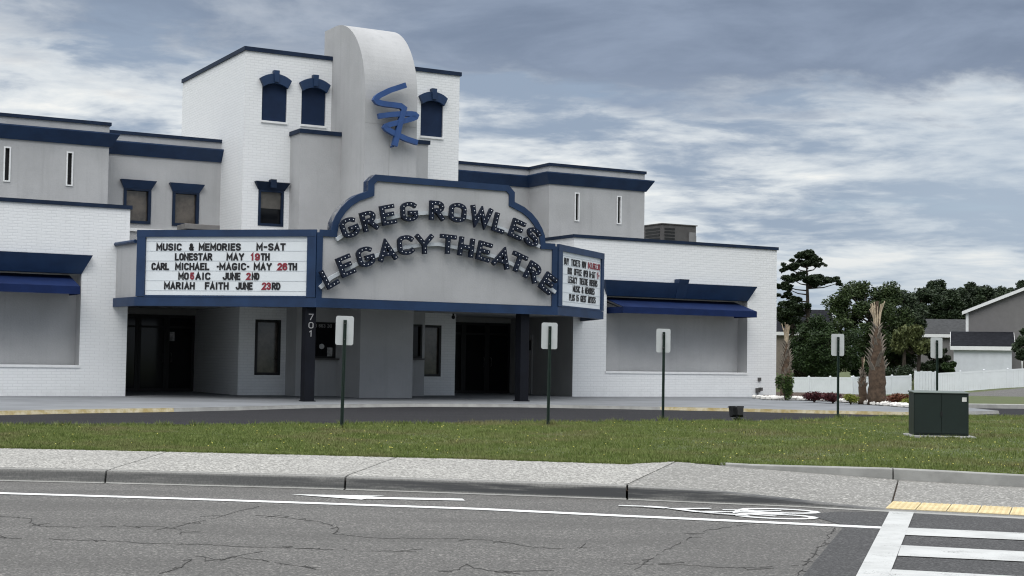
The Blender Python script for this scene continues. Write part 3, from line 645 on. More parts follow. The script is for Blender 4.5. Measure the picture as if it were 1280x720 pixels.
def blades():
    rng = np.random.default_rng(3); n = 420000
    x = rng.uniform(-12, 20, n); s_ = rng.random(n)**1.25
    xs = np.linspace(-13, 21, 400); yf = np.interp(x, xs, [lerp_path(SB, a) for a in xs]); yb = np.interp(x, xs, [lerp_path(DF, a) for a in xs])
    yf = yf+np.where(x > 2.8, 0.16, -0.02); y = yf+(yb-yf)*s_
    keep = np.abs(x) < 0.37*y+4.0; x, y, s_ = x[keep], y[keep], s_[keep]; n = len(x)
    z = 0.165+0.055*s_+0.036*np.sin(PI*s_)+0.012*np.sin(x*1.7+y*0.9)*np.sin(PI*s_)
    cl = np.sin(x*2.3+1.3*np.sin(y*1.9))*np.sin(y*1.7+x*.8)
    h = rng.uniform(.02, .046, n)*(1+.45*cl)*(1+0.5*(s_ > .96)); a = rng.uniform(0, 2*PI, n); wd = rng.uniform(.004, .009, n)*1.5
    lean = rng.uniform(0, .9, n)*h; la = rng.uniform(0, 2*PI, n)
    V = np.zeros((n, 3, 3)); V[:, 0] = np.stack([x-np.cos(a)*wd, y-np.sin(a)*wd, z-.01], 1); V[:, 1] = np.stack([x+np.cos(a)*wd, y+np.sin(a)*wd, z-.01], 1)
    V[:, 2] = np.stack([x+np.cos(la)*lean, y+np.sin(la)*lean, z+h], 1)
    # taller tufts: round the posts, the box and here and there
    tx = list(rng.uniform(-9, 13, 260)); tt = list(rng.random(260)); tufts = []
    for q, t in zip(tx, tt): y0 = lerp_path(SB, q); tufts.append((q, y0+.15+(lerp_path(DF, q)-y0-.2)*t, rng.uniform(.03, .12), rng.uniform(.05, .085)))
    for (q, y0) in [(-2.93, 25.85), (0.73, 28.5), (3.27, 31.75), (7.60, 34.4), (4.93, 32.25)]:
        for _ in range(4): tufts.append((q+rng.normal(0, .06), y0+rng.normal(0, .06), .06, rng.uniform(.09, .16)))
    for k in range(26): tufts.append((BXP[0]+rng.uniform(-.75, .75), BXP[1]-.33+rng.normal(0, .04), .05, rng.uniform(.05, .10)))
    for k in range(150): q = rng.uniform(-9, 12); tufts.append((q, lerp_path(DF, q)-rng.uniform(.0, .25), .08, rng.uniform(.06, .13)))
    for k in range(420): q = rng.uniform(-9, 2.6); tufts.append((q, lerp_path(SB, q)+rng.uniform(-.03, .05), .05, rng.uniform(.03, .065)))
    TV = []
    for q, y0, sp, hh in tufts:
        m_ = 26; aa = rng.uniform(0, 2*PI, m_); rr_ = sp*np.sqrt(rng.random(m_)); bx = q+np.cos(aa)*rr_; by = y0+np.sin(aa)*rr_; bz = lawn_z(q, y0)-.01; hh_ = hh*rng.uniform(.5, 1.1, m_); a2 = rng.uniform(0, PI, m_); w_ = rng.uniform(.005, .011, m_)
        TV.append(np.stack([np.stack([bx-np.cos(a2)*w_, by-np.sin(a2)*w_, np.full(m_, bz)], 1), np.stack([bx+np.cos(a2)*w_, by+np.sin(a2)*w_, np.full(m_, bz)], 1), np.stack([bx+np.cos(aa)*hh_*.55, by+np.sin(aa)*hh_*.55, bz+hh_], 1)], 1))
    V = np.concatenate([V]+TV); n = len(V)
    o = np_mesh('grass', V.reshape(-1, 3), np.arange(3*n).reshape(n, 3), BLADE); tag(o, kind='stuff')
    # small yellow and white weed flowers
    m = 420; fx = rng.uniform(-9, 13, m); cx = np.concatenate([rng.normal(6.2, 1.6, 150), rng.normal(-1.5, 2.0, 60), rng.uniform(-9, 13, 210)]); V = []; F = []
    for i in range(m):
        q = cx[i]; t = rng.random()**1.5*.9+.05; yy = lerp_path(SB, q); yy = yy+(lerp_path(DF, q)-yy)*t; zz = lawn_z(q, yy)+rng.uniform(.04, .065); r = rng.uniform(.009, .017)
        k = len(V); V += [(q+r*math.cos(j*PI/3), yy+r*math.sin(j*PI/3)*.8, zz+.006*math.sin(j*2+i)) for j in range(6)]; F.append([k+j for j in range(6)])
    tag(np_mesh('weed_flowers', V, F, mat('dandelion_yellow', (0.55, 0.50, 0.10), 0.7, 0.2, 3.0)), kind='stuff')
blades()

# ------------------------------------------------------------------ the theatre
BO = (-11.009, 42.392, 0.27); BR = R(29.4)
T = thing('theatre_building', 'white brick and grey stucco theatre with navy trim and a round-topped pylon', 'theatre', BO, BR)
UM = 15.02            # mirror: u -> UM - u
def part(b, name, m, parent=T, **k): return b.build(name, m, parent, **k)
def wall_grid(b, u0, u1, z0, z1, v, holes, depth=0.0, mi=0, axis='u'):
    """front face at v with rectangular openings (ua, ub, za, zb) and reveals going back by depth"""
    def P(u, z, d=0.0): return (u, v+d, z) if axis == 'u' else (v+d, u, z)
    us = sorted(set([u0, u1]+[h[0] for h in holes]+[h[1] for h in holes])); zs = sorted(set([z0, z1]+[h[2] for h in holes]+[h[3] for h in holes]))
    for i in range(len(us)-1):
        for j in range(len(zs)-1):
            cu, cz = (us[i]+us[i+1])/2, (zs[j]+zs[j+1])/2
            if any(h[0] < cu < h[1] and h[2] < cz < h[3] for h in holes): continue
            b.quad(P(us[i], zs[j]), P(us[i+1], zs[j]), P(us[i+1], zs[j+1]), P(us[i], zs[j+1]), mi=mi)
    for a, c, d, e in holes:
        for p, q in (((a, d), (a, e)), ((c, e), (c, d)), ((a, e), (c, e)), ((c, d), (a, d))):
            b.quad(P(*p), P(*q), P(*q, depth), P(*p, depth), mi=mi)
WT = 5.38; VD = 5.7; BT = 8.02; TT = 10.66
# single-storey brick wings
def wing(u0, u1, side):
    b = MB(); hu0, hu1 = (16.35, 22.41) if side > 0 else (UM-22.41, UM-16.35)
    wall_grid(b, u0, u1, 0, WT, 0.0, [(hu0, hu1, 0.87, 3.47)], 0.0)
    ui, uo = (u0, u1) if side > 0 else (u1, u0)
    b.quad((uo, 0, 0), (uo, 24, 0), (uo, 24, WT), (uo, 0, WT))
    b.quad((ui, 0, 2.86), (ui, 1.97, 2.86), (ui, 1.97, WT), (ui, 0, WT))
    b.quad((u0, .32, WT), (u1, .32, WT), (u1, .32, 4.9), (u0, .32, 4.9))
    part(b, 'brick_wing', WHITE)
    g = MB(); g.quad((hu0, .56, .87), (hu1, .56, .87), (hu1, .56, 3.47), (hu0, .56, 3.47))
    for x_ in (hu0, hu1): g.quad((x_, .0, .87), (x_, .56, .87), (x_, .56, 3.47), (x_, 0, 3.47))
    g.quad((hu0, 0, 3.47), (hu1, 0, 3.47), (hu1, .56, 3.47), (hu0, .56, 3.47)); part(g, 'recessed_panel', STUCCO)
    s = MB(); s.box(hu0-.02, hu1+.02, -.03, .5, .80, .872); part(s, 'sill', TRIMW)
    c = MB()
    path = [(u0, 1.97), (u0, 0), (u1, 0), (u1, 24)] if side > 0 else [(u0, 24), (u0, 0), (u1, 0), (u1, 1.97)]
    c.sweep(path, [(-.34, WT), (-.34, WT+.09), (.05, WT+.09), (.05, WT-.02), (.004, WT-.02), (.004, WT)])
    part(c, 'parapet_cap', NAVY_D)
    # splayed head band over the recess, with a keystone block
    tb, tt = 3.45, 3.97; a0, a1, c0, c1 = hu0-.24, hu1+.24, hu0, hu1
    h = MB(); h.add([(c0, -.02, tb), (c1, -.02, tb), (a1, -.27, tt), (a0, -.27, tt), (c0, .3, tb), (c1, .3, tb), (a1, -.003, tt), (a0, -.003, tt)],
        [(0, 1, 2, 3), (4, 7, 6, 5), (0, 4, 5, 1), (3, 2, 6, 7), (0, 3, 7, 4), (1, 5, 6, 2)])
    hd = part(h, 'head_band', NAVY)
    k = MB(); kc = (c0+c1)/2; k.add([(kc-.21, -.06, tb-.01), (kc+.21, -.06, tb-.01), (kc+.21, -.32, tt+.14), (kc-.21, -.32, tt+.14), (kc-.21, .0, tb-.01), (kc+.21, .0, tb-.01), (kc+.21, -.004, tt+.14), (kc-.21, -.004, tt+.14)], [(0, 1, 2, 3), (4, 7, 6, 5), (0, 4, 5, 1), (3, 2, 6, 7), (0, 3, 7, 4), (1, 5, 6, 2)])
    k.build('keystone', NAVY, hd)
    # canvas awning
    e0, e1 = c0+.16, c1-.22
    w = MB()
    w.add([(e0, .5, 3.42), (e1, .5, 3.42), (e1, -.78, 3.06), (e0, -.78, 3.06), (e0, .5, 3.40), (e1, .5, 3.40), (e1, -.78, 3.04), (e0, -.78, 3.04)], [(0, 1, 2, 3), (4, 7, 6, 5), (0, 4, 5, 1), (3, 2, 6, 7), (0, 3, 7, 4), (1, 5, 6, 2)])
    aw = part(w, 'awning', ROYAL)
    va = MB(); va.sweep([(e0, .5), (e0, -.79), (e1, -.79), (e1, .5)], [(0, 3.055), (.012, 3.055), (.012, 2.84), (0, 2.84)]); va.build('valance', ROYAL, aw)
    for u in (e0+.05, (e0+e1)/2, e1-.05):
        fr = MB(); fr.tube([(u, .55, 3.3), (u, -.74, 2.98)], .02, 6); fr.build('awning_bar', BLACK, aw)
wing(-8.75, 0.0, -1); wing(UM, 23.75, 1)
# small wall boxes low on the right wing
b = MB(); b.box(22.9, 23.02, -.06, 0, .58, .70); part(b, 'outlet_box', ACM)
b = MB(); b.box(22.8, 22.93, -.12, 0, .16, .32); b.box(22.90, 22.98, -.2, -.04, .22, .34); b.tube([(22.86, -.07, 0), (22.86, -.07, .2)], .02, 6); part(b, 'water_valve', ACM)
# two-storey stucco blocks with slit windows, and the set-back walls joining them to the tower
def block(side):
    def mu(u): return u if side < 0 else UM-u
    S = [(-3.16, -3.02), (-1.38, -1.24)]
    hs = [tuple(sorted((mu(a), mu(c))))+(6.16, 7.12) for a, c in S]
    b = MB(); ul, ur = sorted((mu(-4.2), mu(-.17))); wall_grid(b, ul, ur, 4.6, BT+.02, 1.97, hs, 0.12)
    for u in (ul, ur): b.quad((u, 1.97, 4.6), (u, 9, 4.6), (u, 9, BT+.02), (u, 1.97, BT+.02))
    il, ir = sorted((mu(-.17), mu(3.77)))
    IW = [(.68, 1.53), (2.22, 3.07)] if side < 0 else []
    b2 = MB(); wall_grid(b2, il, ir, 2.86, BT+.02, 3.4, [(a, c, 5.27, 6.36) for a, c in IW], .12)
    part(b, 'stucco_block', STUCCO); part(b2, 'set_back_wall', STUCCO)
    for a, c, d, e in hs:
        f = MB(); f.ribbon([(a-.01, d-.01), (c+.01, d-.01), (c+.01, e+.01), (a-.01, e+.01)], .04, 1.94, 2.0, lambda x, z, q: (x, q, z), True)
        w = part(f, 'window', TRIMW); g = MB(); g.quad((a, 2.06, d), (c, 2.06, d), (c, 2.06, e), (a, 2.06, e)); g.build('pane', DFRAME, w)
    for a, c in IW:
        f = MB(); f.ribbon([(a+.04, 5.31), (c-.04, 5.31), (c-.04, 6.34), (a+.04, 6.34)], .09, 3.36, 3.5, lambda x, z, q: (x, q, z), True)
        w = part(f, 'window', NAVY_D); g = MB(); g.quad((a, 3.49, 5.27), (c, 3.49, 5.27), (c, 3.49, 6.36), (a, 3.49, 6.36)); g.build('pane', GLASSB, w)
        h = MB(); cc = (a+c)/2; hood(h, cc, .56, .43, 6.34, 6.61, 3.4, .2); h.build('hood', NAVY, w)
    # caps and splayed cornice
    if side < 0: pth = [(-4.2, 9), (-4.2, 1.97), (-.17, 1.97), (-.17, 3.4), (3.77, 3.4)]
    else: pth = [(mu(3.77), 3.4), (mu(-.17), 3.4), (mu(-.17), 1.97), (mu(-4.2), 1.97), (mu(-4.2), 9)]
    c = MB(); c.sweep(pth, [(-.3, BT), (-.3, BT+.1), (.05, BT+.1), (.05, BT), (.003, BT)]); part(c, 'parapet_cap', NAVY_D)
    c = MB(); c.sweep(pth, [(.002, 7.38), (.05, 7.38), (.26, 7.74), (.26, 7.78), (.002, 7.78)]); part(c, 'cornice', NAVY)
    if side < 0:
        f = MB(); f.box(il+.02, ir-.01, 3.33, 3.398, 5.02, 5.12); part(f, 'flashing', TRIMW)
def hood(b, uc, ht, hb, zb, zt, v, pr):
    b.add([(uc-hb, v-.03, zb), (uc+hb, v-.03, zb), (uc+ht, v-pr, zt), (uc-ht, v-pr, zt), (uc-hb, v, zb), (uc+hb, v, zb), (uc+ht, v, zt), (uc-ht, v, zt)],
        [(0, 1, 2, 3), (4, 7, 6, 5), (0, 4, 5, 1), (3, 2, 6, 7), (0, 3, 7, 4), (1, 5, 6, 2)])
block(-1); block(1)
# brick tower
VT = 1.27; T0, T1 = 3.77, 11.23
AW = [4.745, 6.05, UM-4.80]
b = MB(); holes = [(c-.41, c+.41, 8.52, 9.72) for c in AW]+[(4.29, 5.12, 5.24, 6.38), (4.29, 5.12, .62, 2.33), (9.92, 10.70, .62, 2.30)]
wall_grid(b, T0, T1, 0, TT, VT, holes, .10)
b.quad((T0, VT, 0), (T0, 7.8, 0), (T0, 7.8, TT), (T0, VT, TT)); b.quad((T1, VT, 0), (T1, 7.8, 0), (T1, 7.8, TT), (T1, VT, TT)); b.quad((T0, 7.8, 4), (T1, 7.8, 4), (T1, 7.8, TT), (T0, 7.8, TT))
part(b, 'brick_tower', WHITE)
c = MB(); c.sweep([(T0, 7.8), (T0, VT), (T1, VT), (T1, 7.8)], [(-.3, TT), (-.3, TT+.11), (.05, TT+.11), (.05, TT-.02), (.004, TT-.02), (.004, TT)]); part(c, 'parapet_cap', NAVY_D)
def arc_pts(cx, cy, r, a0, a1, n): return [(cx+r*math.cos(a0+(a1-a0)*i/n), cy+r*math.sin(a0+(a1-a0)*i/n)) for i in range(n+1)]
for c in AW:
    # blind arched window: navy panel under an arched hood with keystone and a thin sill
    rad = .55; zc_ = 9.78-rad; aa = math.acos(.41/rad)
    p = MB(); pts = [(c-.44, 8.50), (c+.44, 8.50), (c+.44, 9.75), (c-.44, 9.75)]
    p.prism(pts, VT+.07, VT+.10, lambda x, z, q: (x, q, z)); w = part(p, 'window', NAVY_P)
    h = MB(); o_, i_ = arc_pts(c, zc_-.06, .83, PI-.90, .90, 12), arc_pts(c, zc_-.19, .66, .93, PI-.93, 12)
    h.prism(o_+i_, VT-.13, VT-.002, lambda x, z, q: (x, q, z)); hd = h.build('hood', NAVY, w)
    k = MB(); k.prism([(c-.07, 9.74), (c+.07, 9.74), (c+.09, 10.10), (c-.09, 10.10)], VT-.18, VT-.004, lambda x, z, q: (x, q, z)); k.build('keystone', NAVY, w)
    s_ = MB(); s_.box(c-.43, c+.43, VT-.05, VT+.06, 8.455, 8.518); s_.build('sill', TRIMW, w)
for a, c, d, e, hoodz in [(4.29, 5.12, 5.24, 6.38, True), (4.29, 5.12, .62, 2.33, False), (9.92, 10.70, .62, 2.30, False)]:
    f = MB(); f.ribbon([(a+.04, d+.04), (c-.04, d+.04), (c-.04, e-.04), (a+.04, e-.04)], .08, VT-.02, VT+.08, lambda x, z, q: (x, q, z), True)
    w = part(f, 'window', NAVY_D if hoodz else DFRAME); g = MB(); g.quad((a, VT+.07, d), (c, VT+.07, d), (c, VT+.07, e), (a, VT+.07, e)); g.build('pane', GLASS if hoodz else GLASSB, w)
    if hoodz:
        g = MB(); g.box(a+.08, c-.08, VT+.060, VT+.068, d+.55, e-.08); g.build('blind', mat('drawn_blind', (.10, .095, .085), .7, .15, 5), w)
    if hoodz:
        h = MB(); hood(h, (a+c)/2, .56, .43, 6.36, 6.60, VT, .2); h.build('hood', NAVY_D, w)
        k = MB(); k.box((a+c)/2-.09, (a+c)/2+.09, VT-.24, VT-.005, 6.42, 6.68); k.build('keystone', NAVY_D, w)
    else:
        s_ = MB(); s_.box(a-.03, c+.03, VT-.05, VT+.05, d-.06, d-.002); s_.build('sill', TRIMW, w)
# stepped stucco base in front of the tower
VL = 0.4; L0, L1 = 5.30, 9.68; LT = 8.12; P0, P1 = 6.65, 8.40; VP = -1.4
b = MB(); wall_grid(b, L0, P0, 0, LT, VL, [(5.60, 6.60, 1.17, 2.28)], .1); wall_grid(b, P1, L1, 0, LT, VL, [(8.62, 9.58, 1.21, 2.29)], .1)
for u in (L0, L1): b.quad((u, VL, 0), (u, VT, 0), (u, VT, LT), (u, VL, LT))
b.quad((L0, VL, LT), (L1, VL, LT), (L1, VT, LT), (L0, VT, LT))
part(b, 'stepped_base', STUCCO)
c = MB(); c.sweep([(L0, VT-.01), (L0, VL), (P0-.002, VL)], [(-.25, LT+.002), (-.25, LT+.11), (.05, LT+.11), (.05, LT-.02), (.004, LT-.02), (.004, LT+.002)]); part(c, 'parapet_cap', NAVY_D); c = MB()
c.sweep([(P1+.002, VL), (L1, VL), (L1, VT-.01)], [(-.25, LT+.002), (-.25, LT+.11), (.05, LT+.11), (.05, LT-.02), (.004, LT-.02), (.004, LT+.002)]); part(c, 'parapet_cap', NAVY_D)
# pylon with a rounded top
def pylon():
    prof = [(VP, 0.0), (VP, 9.15)]
    for i in range(1, 25):
        a = PI*.5*i/24; prof.append((VP+2.45*(1-math.cos(a)), 9.15+2.56*math.sin(a)))
    prof += [(1.95, 11.71), (1.95, 0.0)]
    b = MB(); b.prism(prof, P0, P1, lambda v, z, q: (q, v, z)); o = part(b, 'pylon', STUCCO)
    g = MB(); g.box(P0+.02, P1-.02, VP-.004, VP, 8.30, 8.315); g.box(7.47, 7.485, VP-.004, VP, 6.0, 8.29); g.build('joint', STUCCO_D, o)
pylon()
# emblem: tall brush-stroke letters standing off the pylon
def emblem():
    e = MB(); k = [0]
    def fn(u, z, q): return (u, q, z)
    A = [(7.854, 9.526), (7.335, 9.315), (6.994, 9.123), (6.895, 9.039), (6.864, 8.976), (6.914, 8.922), (7.011, 8.894), (7.181, 8.878), (7.691, 8.872), (7.811, 8.801), (7.72, 8.455), (7.52, 7.634)]
    B2 = [(6.979, 8.49), (7.31, 8.566), (7.716, 8.631), (8.065, 8.664), (8.177, 8.66), (8.227, 8.623), (8.207, 8.572), (8.109, 8.522), (7.721, 8.388), (7.336, 8.263), (7.236, 8.216), (7.212, 8.173), (7.254, 8.129), (7.525, 8.008), (7.937, 7.875), (8.289, 7.801)]
    e.ribbon(A, .165, -1.60, -1.74, fn); e.ribbon(B2, .16, -1.58, -1.722, fn)
    for u, z in (A[3], A[8], A[11], B2[3], B2[9], B2[14]): e.tube([(u, -1.41, z), (u, -1.61, z)], .025, 6)
    part(e, 'emblem', EMBLEM)
emblem()
# ground-floor entrances: dark glazed doors set back under the canopy
def entrance(u0, u1, leaves, VD):
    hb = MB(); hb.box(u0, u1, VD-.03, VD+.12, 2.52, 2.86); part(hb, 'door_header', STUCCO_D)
    w = (u1-u0)/leaves
    for i in range(leaves):
        a, c = u0+i*w+.004, u0+(i+1)*w-.004
        f = MB(); f.ribbon([(a+.045, .05), (c-.045, .05), (c-.045, 2.47), (a+.045, 2.47)], .09, VD, VD+.06, lambda x, z, q: (x, q, z), True); f.box(a+.09, c-.09, VD+.005, VD+.055, 2.08, 2.15)
        d = part(f, 'door', DFRAME); g = MB(); g.quad((a+.08, VD+.03, .08), (c-.08, VD+.03, .08), (c-.08, VD+.03, 2.44), (a+.08, VD+.03, 2.44)); g.build('pane', GLASS, d)
        hnd = MB(); hx = c-.14 if i % 2 == 0 else a+.14; hnd.tube([(hx, VD-.01, .95), (hx, VD-.06, .97), (hx, VD-.06, 1.25), (hx, VD-.01, 1.27)], .014, 6); hnd.build('handle', ACM, d)
        if u0 < 1 and i == 3:
            n_ = MB(); n_.box(a+.10, a+.26, VD+.020, VD+.027, 1.66, 1.96); n_.build('notice', PAPER, d)
entrance(0.0, T0, 4, 5.7); entrance(T1, UM, 4, 4.3)
for x_ in (0, UM):
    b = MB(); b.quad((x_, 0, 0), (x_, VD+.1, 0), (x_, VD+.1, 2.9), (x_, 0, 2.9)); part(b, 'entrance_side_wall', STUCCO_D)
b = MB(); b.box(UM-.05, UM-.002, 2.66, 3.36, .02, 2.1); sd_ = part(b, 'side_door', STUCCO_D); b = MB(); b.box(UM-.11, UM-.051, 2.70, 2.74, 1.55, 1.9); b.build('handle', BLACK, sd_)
b = MB(); b.box(UM-.06, UM-.002, 3.37, 3.52, 0, 2.2); part(b, 'door_jamb', STUCCO)
# ticket windows either side of the pylon foot
for a, c, d, e, full in [(5.60, 6.60, 1.17, 2.28, True), (8.62, 9.58, 1.21, 2.29, False)]:
    f = MB(); f.ribbon([(a+.03, d+.03), (c-.03, d+.03), (c-.03, e-.03), (a+.03, e-.03)], .06, VL-.02, VL+.09, lambda x, z, q: (x, q, z), True)
    w = part(f, 'ticket_window', DFRAME); g = MB(); g.quad((a, VL+.08, d), (c, VL+.08, d), (c, VL+.08, e), (a, VL+.08, e)); g.build('pane', GLASS, w)
    s_ = MB(); s_.box(a-.05, c+.05, VL-.22, VL-.022, d-.05, d); s_.build('ledge', ACM, w)
    if full:
        r_ = MB(); r_.tube([(6.17, VL+.075, 1.53), (6.17, VL+.05, 1.53)], [.085, .08], 16); r_.build('speaker_grille', CREAM, w)
        p_ = MB(); p_.box(6.36, 6.53, VL+.07, VL+.076, 1.22, 1.50); p_.build('notice', PAPER, w)
# roofs
b = MB()
for u0, u1, v0, v1, z in [(-8.73, -.001, .33, 24, 4.95), (UM+.001, 23.73, .33, 24, 4.95), (-4.18, 3.74, 3.5, 9, 7.8), (11.26, 19.2, 3.5, 9, 7.8), (T0+.02, T1-.02, VT+.02, 7.78, 10.4), (-.001, UM+.001, 9, 24, 4.95)]:
    b.quad((u0, v0, z), (u1, v0, z), (u1, v1, z), (u0, v1, z))
part(b, 'roof', ROOFM)
b = MB(); b.quad((-8.75, 24, 0), (23.75, 24, 0), (23.75, 24, WT), (-8.75, 24, WT)); b.quad((-4.2, 9, 4.6), (T0, 9, 4.6), (T0, 9, BT), (-4.2, 9, BT)); b.quad((T1, 9, 4.6), (19.22, 9, 4.6), (19.22, 9, BT), (T1, 9, BT)); part(b, 'rear_wall', WHITE)

# ------------------------------------------------------------------ stroke lettering
def arcp(cx, cy, rx, ry, a0, a1, n=6): return [(cx+rx*math.cos(R(a0+(a1-a0)*i/n)), cy+ry*math.sin(R(a0+(a1-a0)*i/n))) for i in range(n+1)]
def rnd_top(w, r): return arcp(w-r, 1-r, r, r, 0, 90)[0:] + arcp(r, 1-r, r, r, 90, 180)
def glyph(ch, W=.6):
    r = W/2; q = .26
    O_ = arcp(r, 1-q, r, q, 0, 180, 10)+arcp(r, q, r, q, 180, 360, 10)
    G = {
     'A': [[(0, 0), (r, 1), (W, 0)], [(W*.18, .3), (W*.82, .3)]],
     'B': [[(0, .0), (0, 1), (W*.55, 1)]+arcp(W*.6, .77, W*.36, .23, 90, -90)+[(0, .54)], [(W*.5, .54)]+arcp(W*.6, .27, W*.4, .27, 90, -90)+[(0, 0)]],
     'C': [arcp(r, 1-q, r, q, 28, 180, 8)+arcp(r, q, r, q, 180, 332, 8)],
     'D': [[(0, 0), (0, 1), (W*.4, 1)]+arcp(W*.4, .5, W*.6, .5, 90, -90, 10)+[(0, 0)]],
     'E': [[(W, 1), (0, 1), (0, 0), (W, 0)], [(0, .52), (W*.85, .52)]],
     'F': [[(W, 1), (0, 1), (0, 0)], [(0, .5), (W*.85, .5)]],
     'G': [arcp(r, 1-q, r, q, 32, 180, 8)+arcp(r, q, r, q, 180, 360, 8)+[(W, .42), (r*1.15, .42)]],
     'H': [[(0, 0), (0, 1)], [(W, 0), (W, 1)], [(0, .5), (W, .5)]],
     'I': [[(r, 0), (r, 1)]],
     'J': [[(W, 1), (W, q)]+arcp(r, q, r, q, 0, -170, 8)],
     'K': [[(0, 0), (0, 1)], [(W, 1), (0, .4)], [(W*.3, .58), (W, 0)]],
     'L': [[(0, 1), (0, 0), (W*.95, 0)]],
     'M': [[(0, 0), (0, 1), (r, .3), (W, 1), (W, 0)]],
     'N': [[(0, 0), (0, 1), (W, 0), (W, 1)]],
     'O': [O_+[O_[0]]], '0': [O_+[O_[0]]],
     'P': [[(0, 0), (0, 1), (W*.5, 1)]+arcp(W*.55, .74, W*.45, .26, 90, -90)+[(0, .48)]],
     'R': [[(0, 0), (0, 1), (W*.5, 1)]+arcp(W*.55, .75, W*.42, .25, 90, -90)+[(0, .5)], [(W*.45, .5), (W, 0)]],
     'S': [arcp(r, .76, r, .24, 25, 180, 7)+arcp(r, .76, r, .24, 200, 270, 3)+arcp(r, .25, r, .25, 88, 0, 4)+arcp(r, .25, r, .25, -20, -155, 7)],
     'T': [[(0, 1), (W, 1)], [(r, 1), (r, 0)]],
     'U': [[(0, 1), (0, q)]+arcp(r, q, r, q, 180, 360, 8)+[(W, 1)]],
     'V': [[(0, 1), (r, 0), (W, 1)]], 'X': [[(0, 0), (W, 1)], [(0, 1), (W, 0)]],
     'W': [[(0, 1), (W*.24, 0), (W*.5, .85), (W*.76, 0), (W, 1)]],
     'Y': [[(0, 1), (r, .48), (W, 1)], [(r, .48), (r, 0)]],
     '1': [[(W*.2, .8), (W*.55, 1), (W*.55, 0)]],
     '2': [arcp(r, .74, r, .26, 160, -30, 8)+[(0, 0), (W, 0)]],
     '3': [arcp(r, .76, r*.95, .24, 155, -80, 8), arcp(r, .27, r, .27, 85, -155, 9)],
     '5': [[(W*.95, 1), (W*.06, 1), (0, .5)]+arcp(r, .33, r, .32, 130, -150, 9)],
     '6': [arcp(r, 1-q, r, q, 30, 180, 6)+arcp(r, .3, r, .3, 180, 540, 14)],
     '7': [[(0, 1), (W, 1), (W*.35, 0)]], '8': [arcp(r, .76, r*.9, .24, 0, 360, 12), arcp(r, .26, r, .27, 0, 360, 12)],
     '4': [[(W*.75, 0), (W*.75, 1), (0, .3), (W, .3)]],
     '9': [arcp(r, q, r, q, 210, 360, 6)+arcp(r, .7, r, .3, 0, 360, 14)],
     '&': [[(W, 0), (W*.2, .72)]+arcp(W*.45, .8, W*.28, .2, 190, -20, 7)+[(W*.1, .38)]+arcp(W*.42, .24, W*.42, .25, 150, 330, 7)+[(W, .45)]],
     '-': [[(W*.1, .5), (W*.9, .5)]], '.': [[(r, 0), (r, .06)]], ' ': []}
    return G[ch]
GW = {'I': .16, '1': .4, 'M': .72, 'W': .82, '.': .14, '-': .4, ' ': .35, 'E': .52, 'L': .5, 'F': .52, '&': .62, 'T': .58}
def write_line(b, text, x0, x1, zc_, hgt_, fn, stroke, mi=0, d0=0.0, d1=-.008):
    """one word in flat letters between x0 and x1; fn(x, z, d)"""
    gap = .33; tot = sum(GW.get(c, .58) for c in text)+gap*(len(text)-1)
    s = (x1-x0-stroke)/tot; x = x0+stroke/2; h = hgt_-stroke
    for c in text:
        W = GW.get(c, .58)
        for k, P in enumerate(glyph(c, W)):
            if P: b.ribbon([(x+px_*s, zc_-h/2+pz_*h) for px_, pz_ in P], stroke, d0, d1-.0015*k, fn, mi=mi, cap=0 if len(P) > 6 and P[0] == P[-1] else stroke*.45)
        x += (W+gap)*s

# ------------------------------------------------------------------ marquee
Q = thing('marquee', 'projecting grey marquee with navy frame, arched bulb letters and two white letter boards', 'marquee sign', BO, BR)
MV = -5.07; MC = 7.48
MP = [(-.36, 0.0), (-.2, -1.66), (3.73, MV), (11.27, MV), (14.38, -2.72), (15.36, 0.0)]
ZB, ZT = 2.54, 4.40
b = MB()
for i in range(len(MP)-1):
    (a, c), (d, e) = MP[i], MP[i+1]; b.quad((a, c, 2.7), (d, e, 2.7), (d, e, ZT+(.15 if 0 < i < 4 else -.1)), (a, c, ZT+(.15 if 0 < i < 4 else -.1)))
b.build('marquee_body', STUCCO, Q)
b = MB(); inn = [(-.30, .0), (-.15, -1.6), (3.76, -5.0), (11.24, -5.0), (14.30, -2.7), (15.3, .0)]
b.add([(u, v, 2.70) for u, v in inn]+[(UM-.01, 0, 2.70), (UM-.01, VD, 2.70), (.01, VD, 2.70), (.01, 0, 2.70)], [tuple(range(10))]); b.build('soffit', mat('pale_soffit', (0.50, 0.50, 0.49), 0.8, 0.06, 1.0), Q)
b = MB(); b.add([(u, v, 4.30) for u, v in inn]+[(UM-.01, 0, 4.30), (UM-.01, 3.39, 4.30), (.01, 3.39, 4.30), (.01, 0, 4.30)], [tuple(range(10))]); b.build('canopy_roof', ROOFM, Q)
# bottom band
b = MB(); b.sweep(MP, [(-.06, ZB), (.07, ZB), (.07, 2.79), (.003, 2.79), (.003, 2.70), (-.06, 2.70)]); b.build('bottom_band', NAVY, Q)
# cap pipe on the plain left return
b = MB(); b.tube([(-.40, -.06, 4.33), (-.26, -1.60, 4.33)], .055, 8); b.ball((-.40, -.06, 4.33), .06, rings=5, seg=8); b.build('cap_pipe', NAVY, Q); b = MB(); b.tube([(15.40, -.06, 4.33), (14.45, -2.66, 4.33)], .055, 8); b.build('cap_pipe', NAVY, Q)
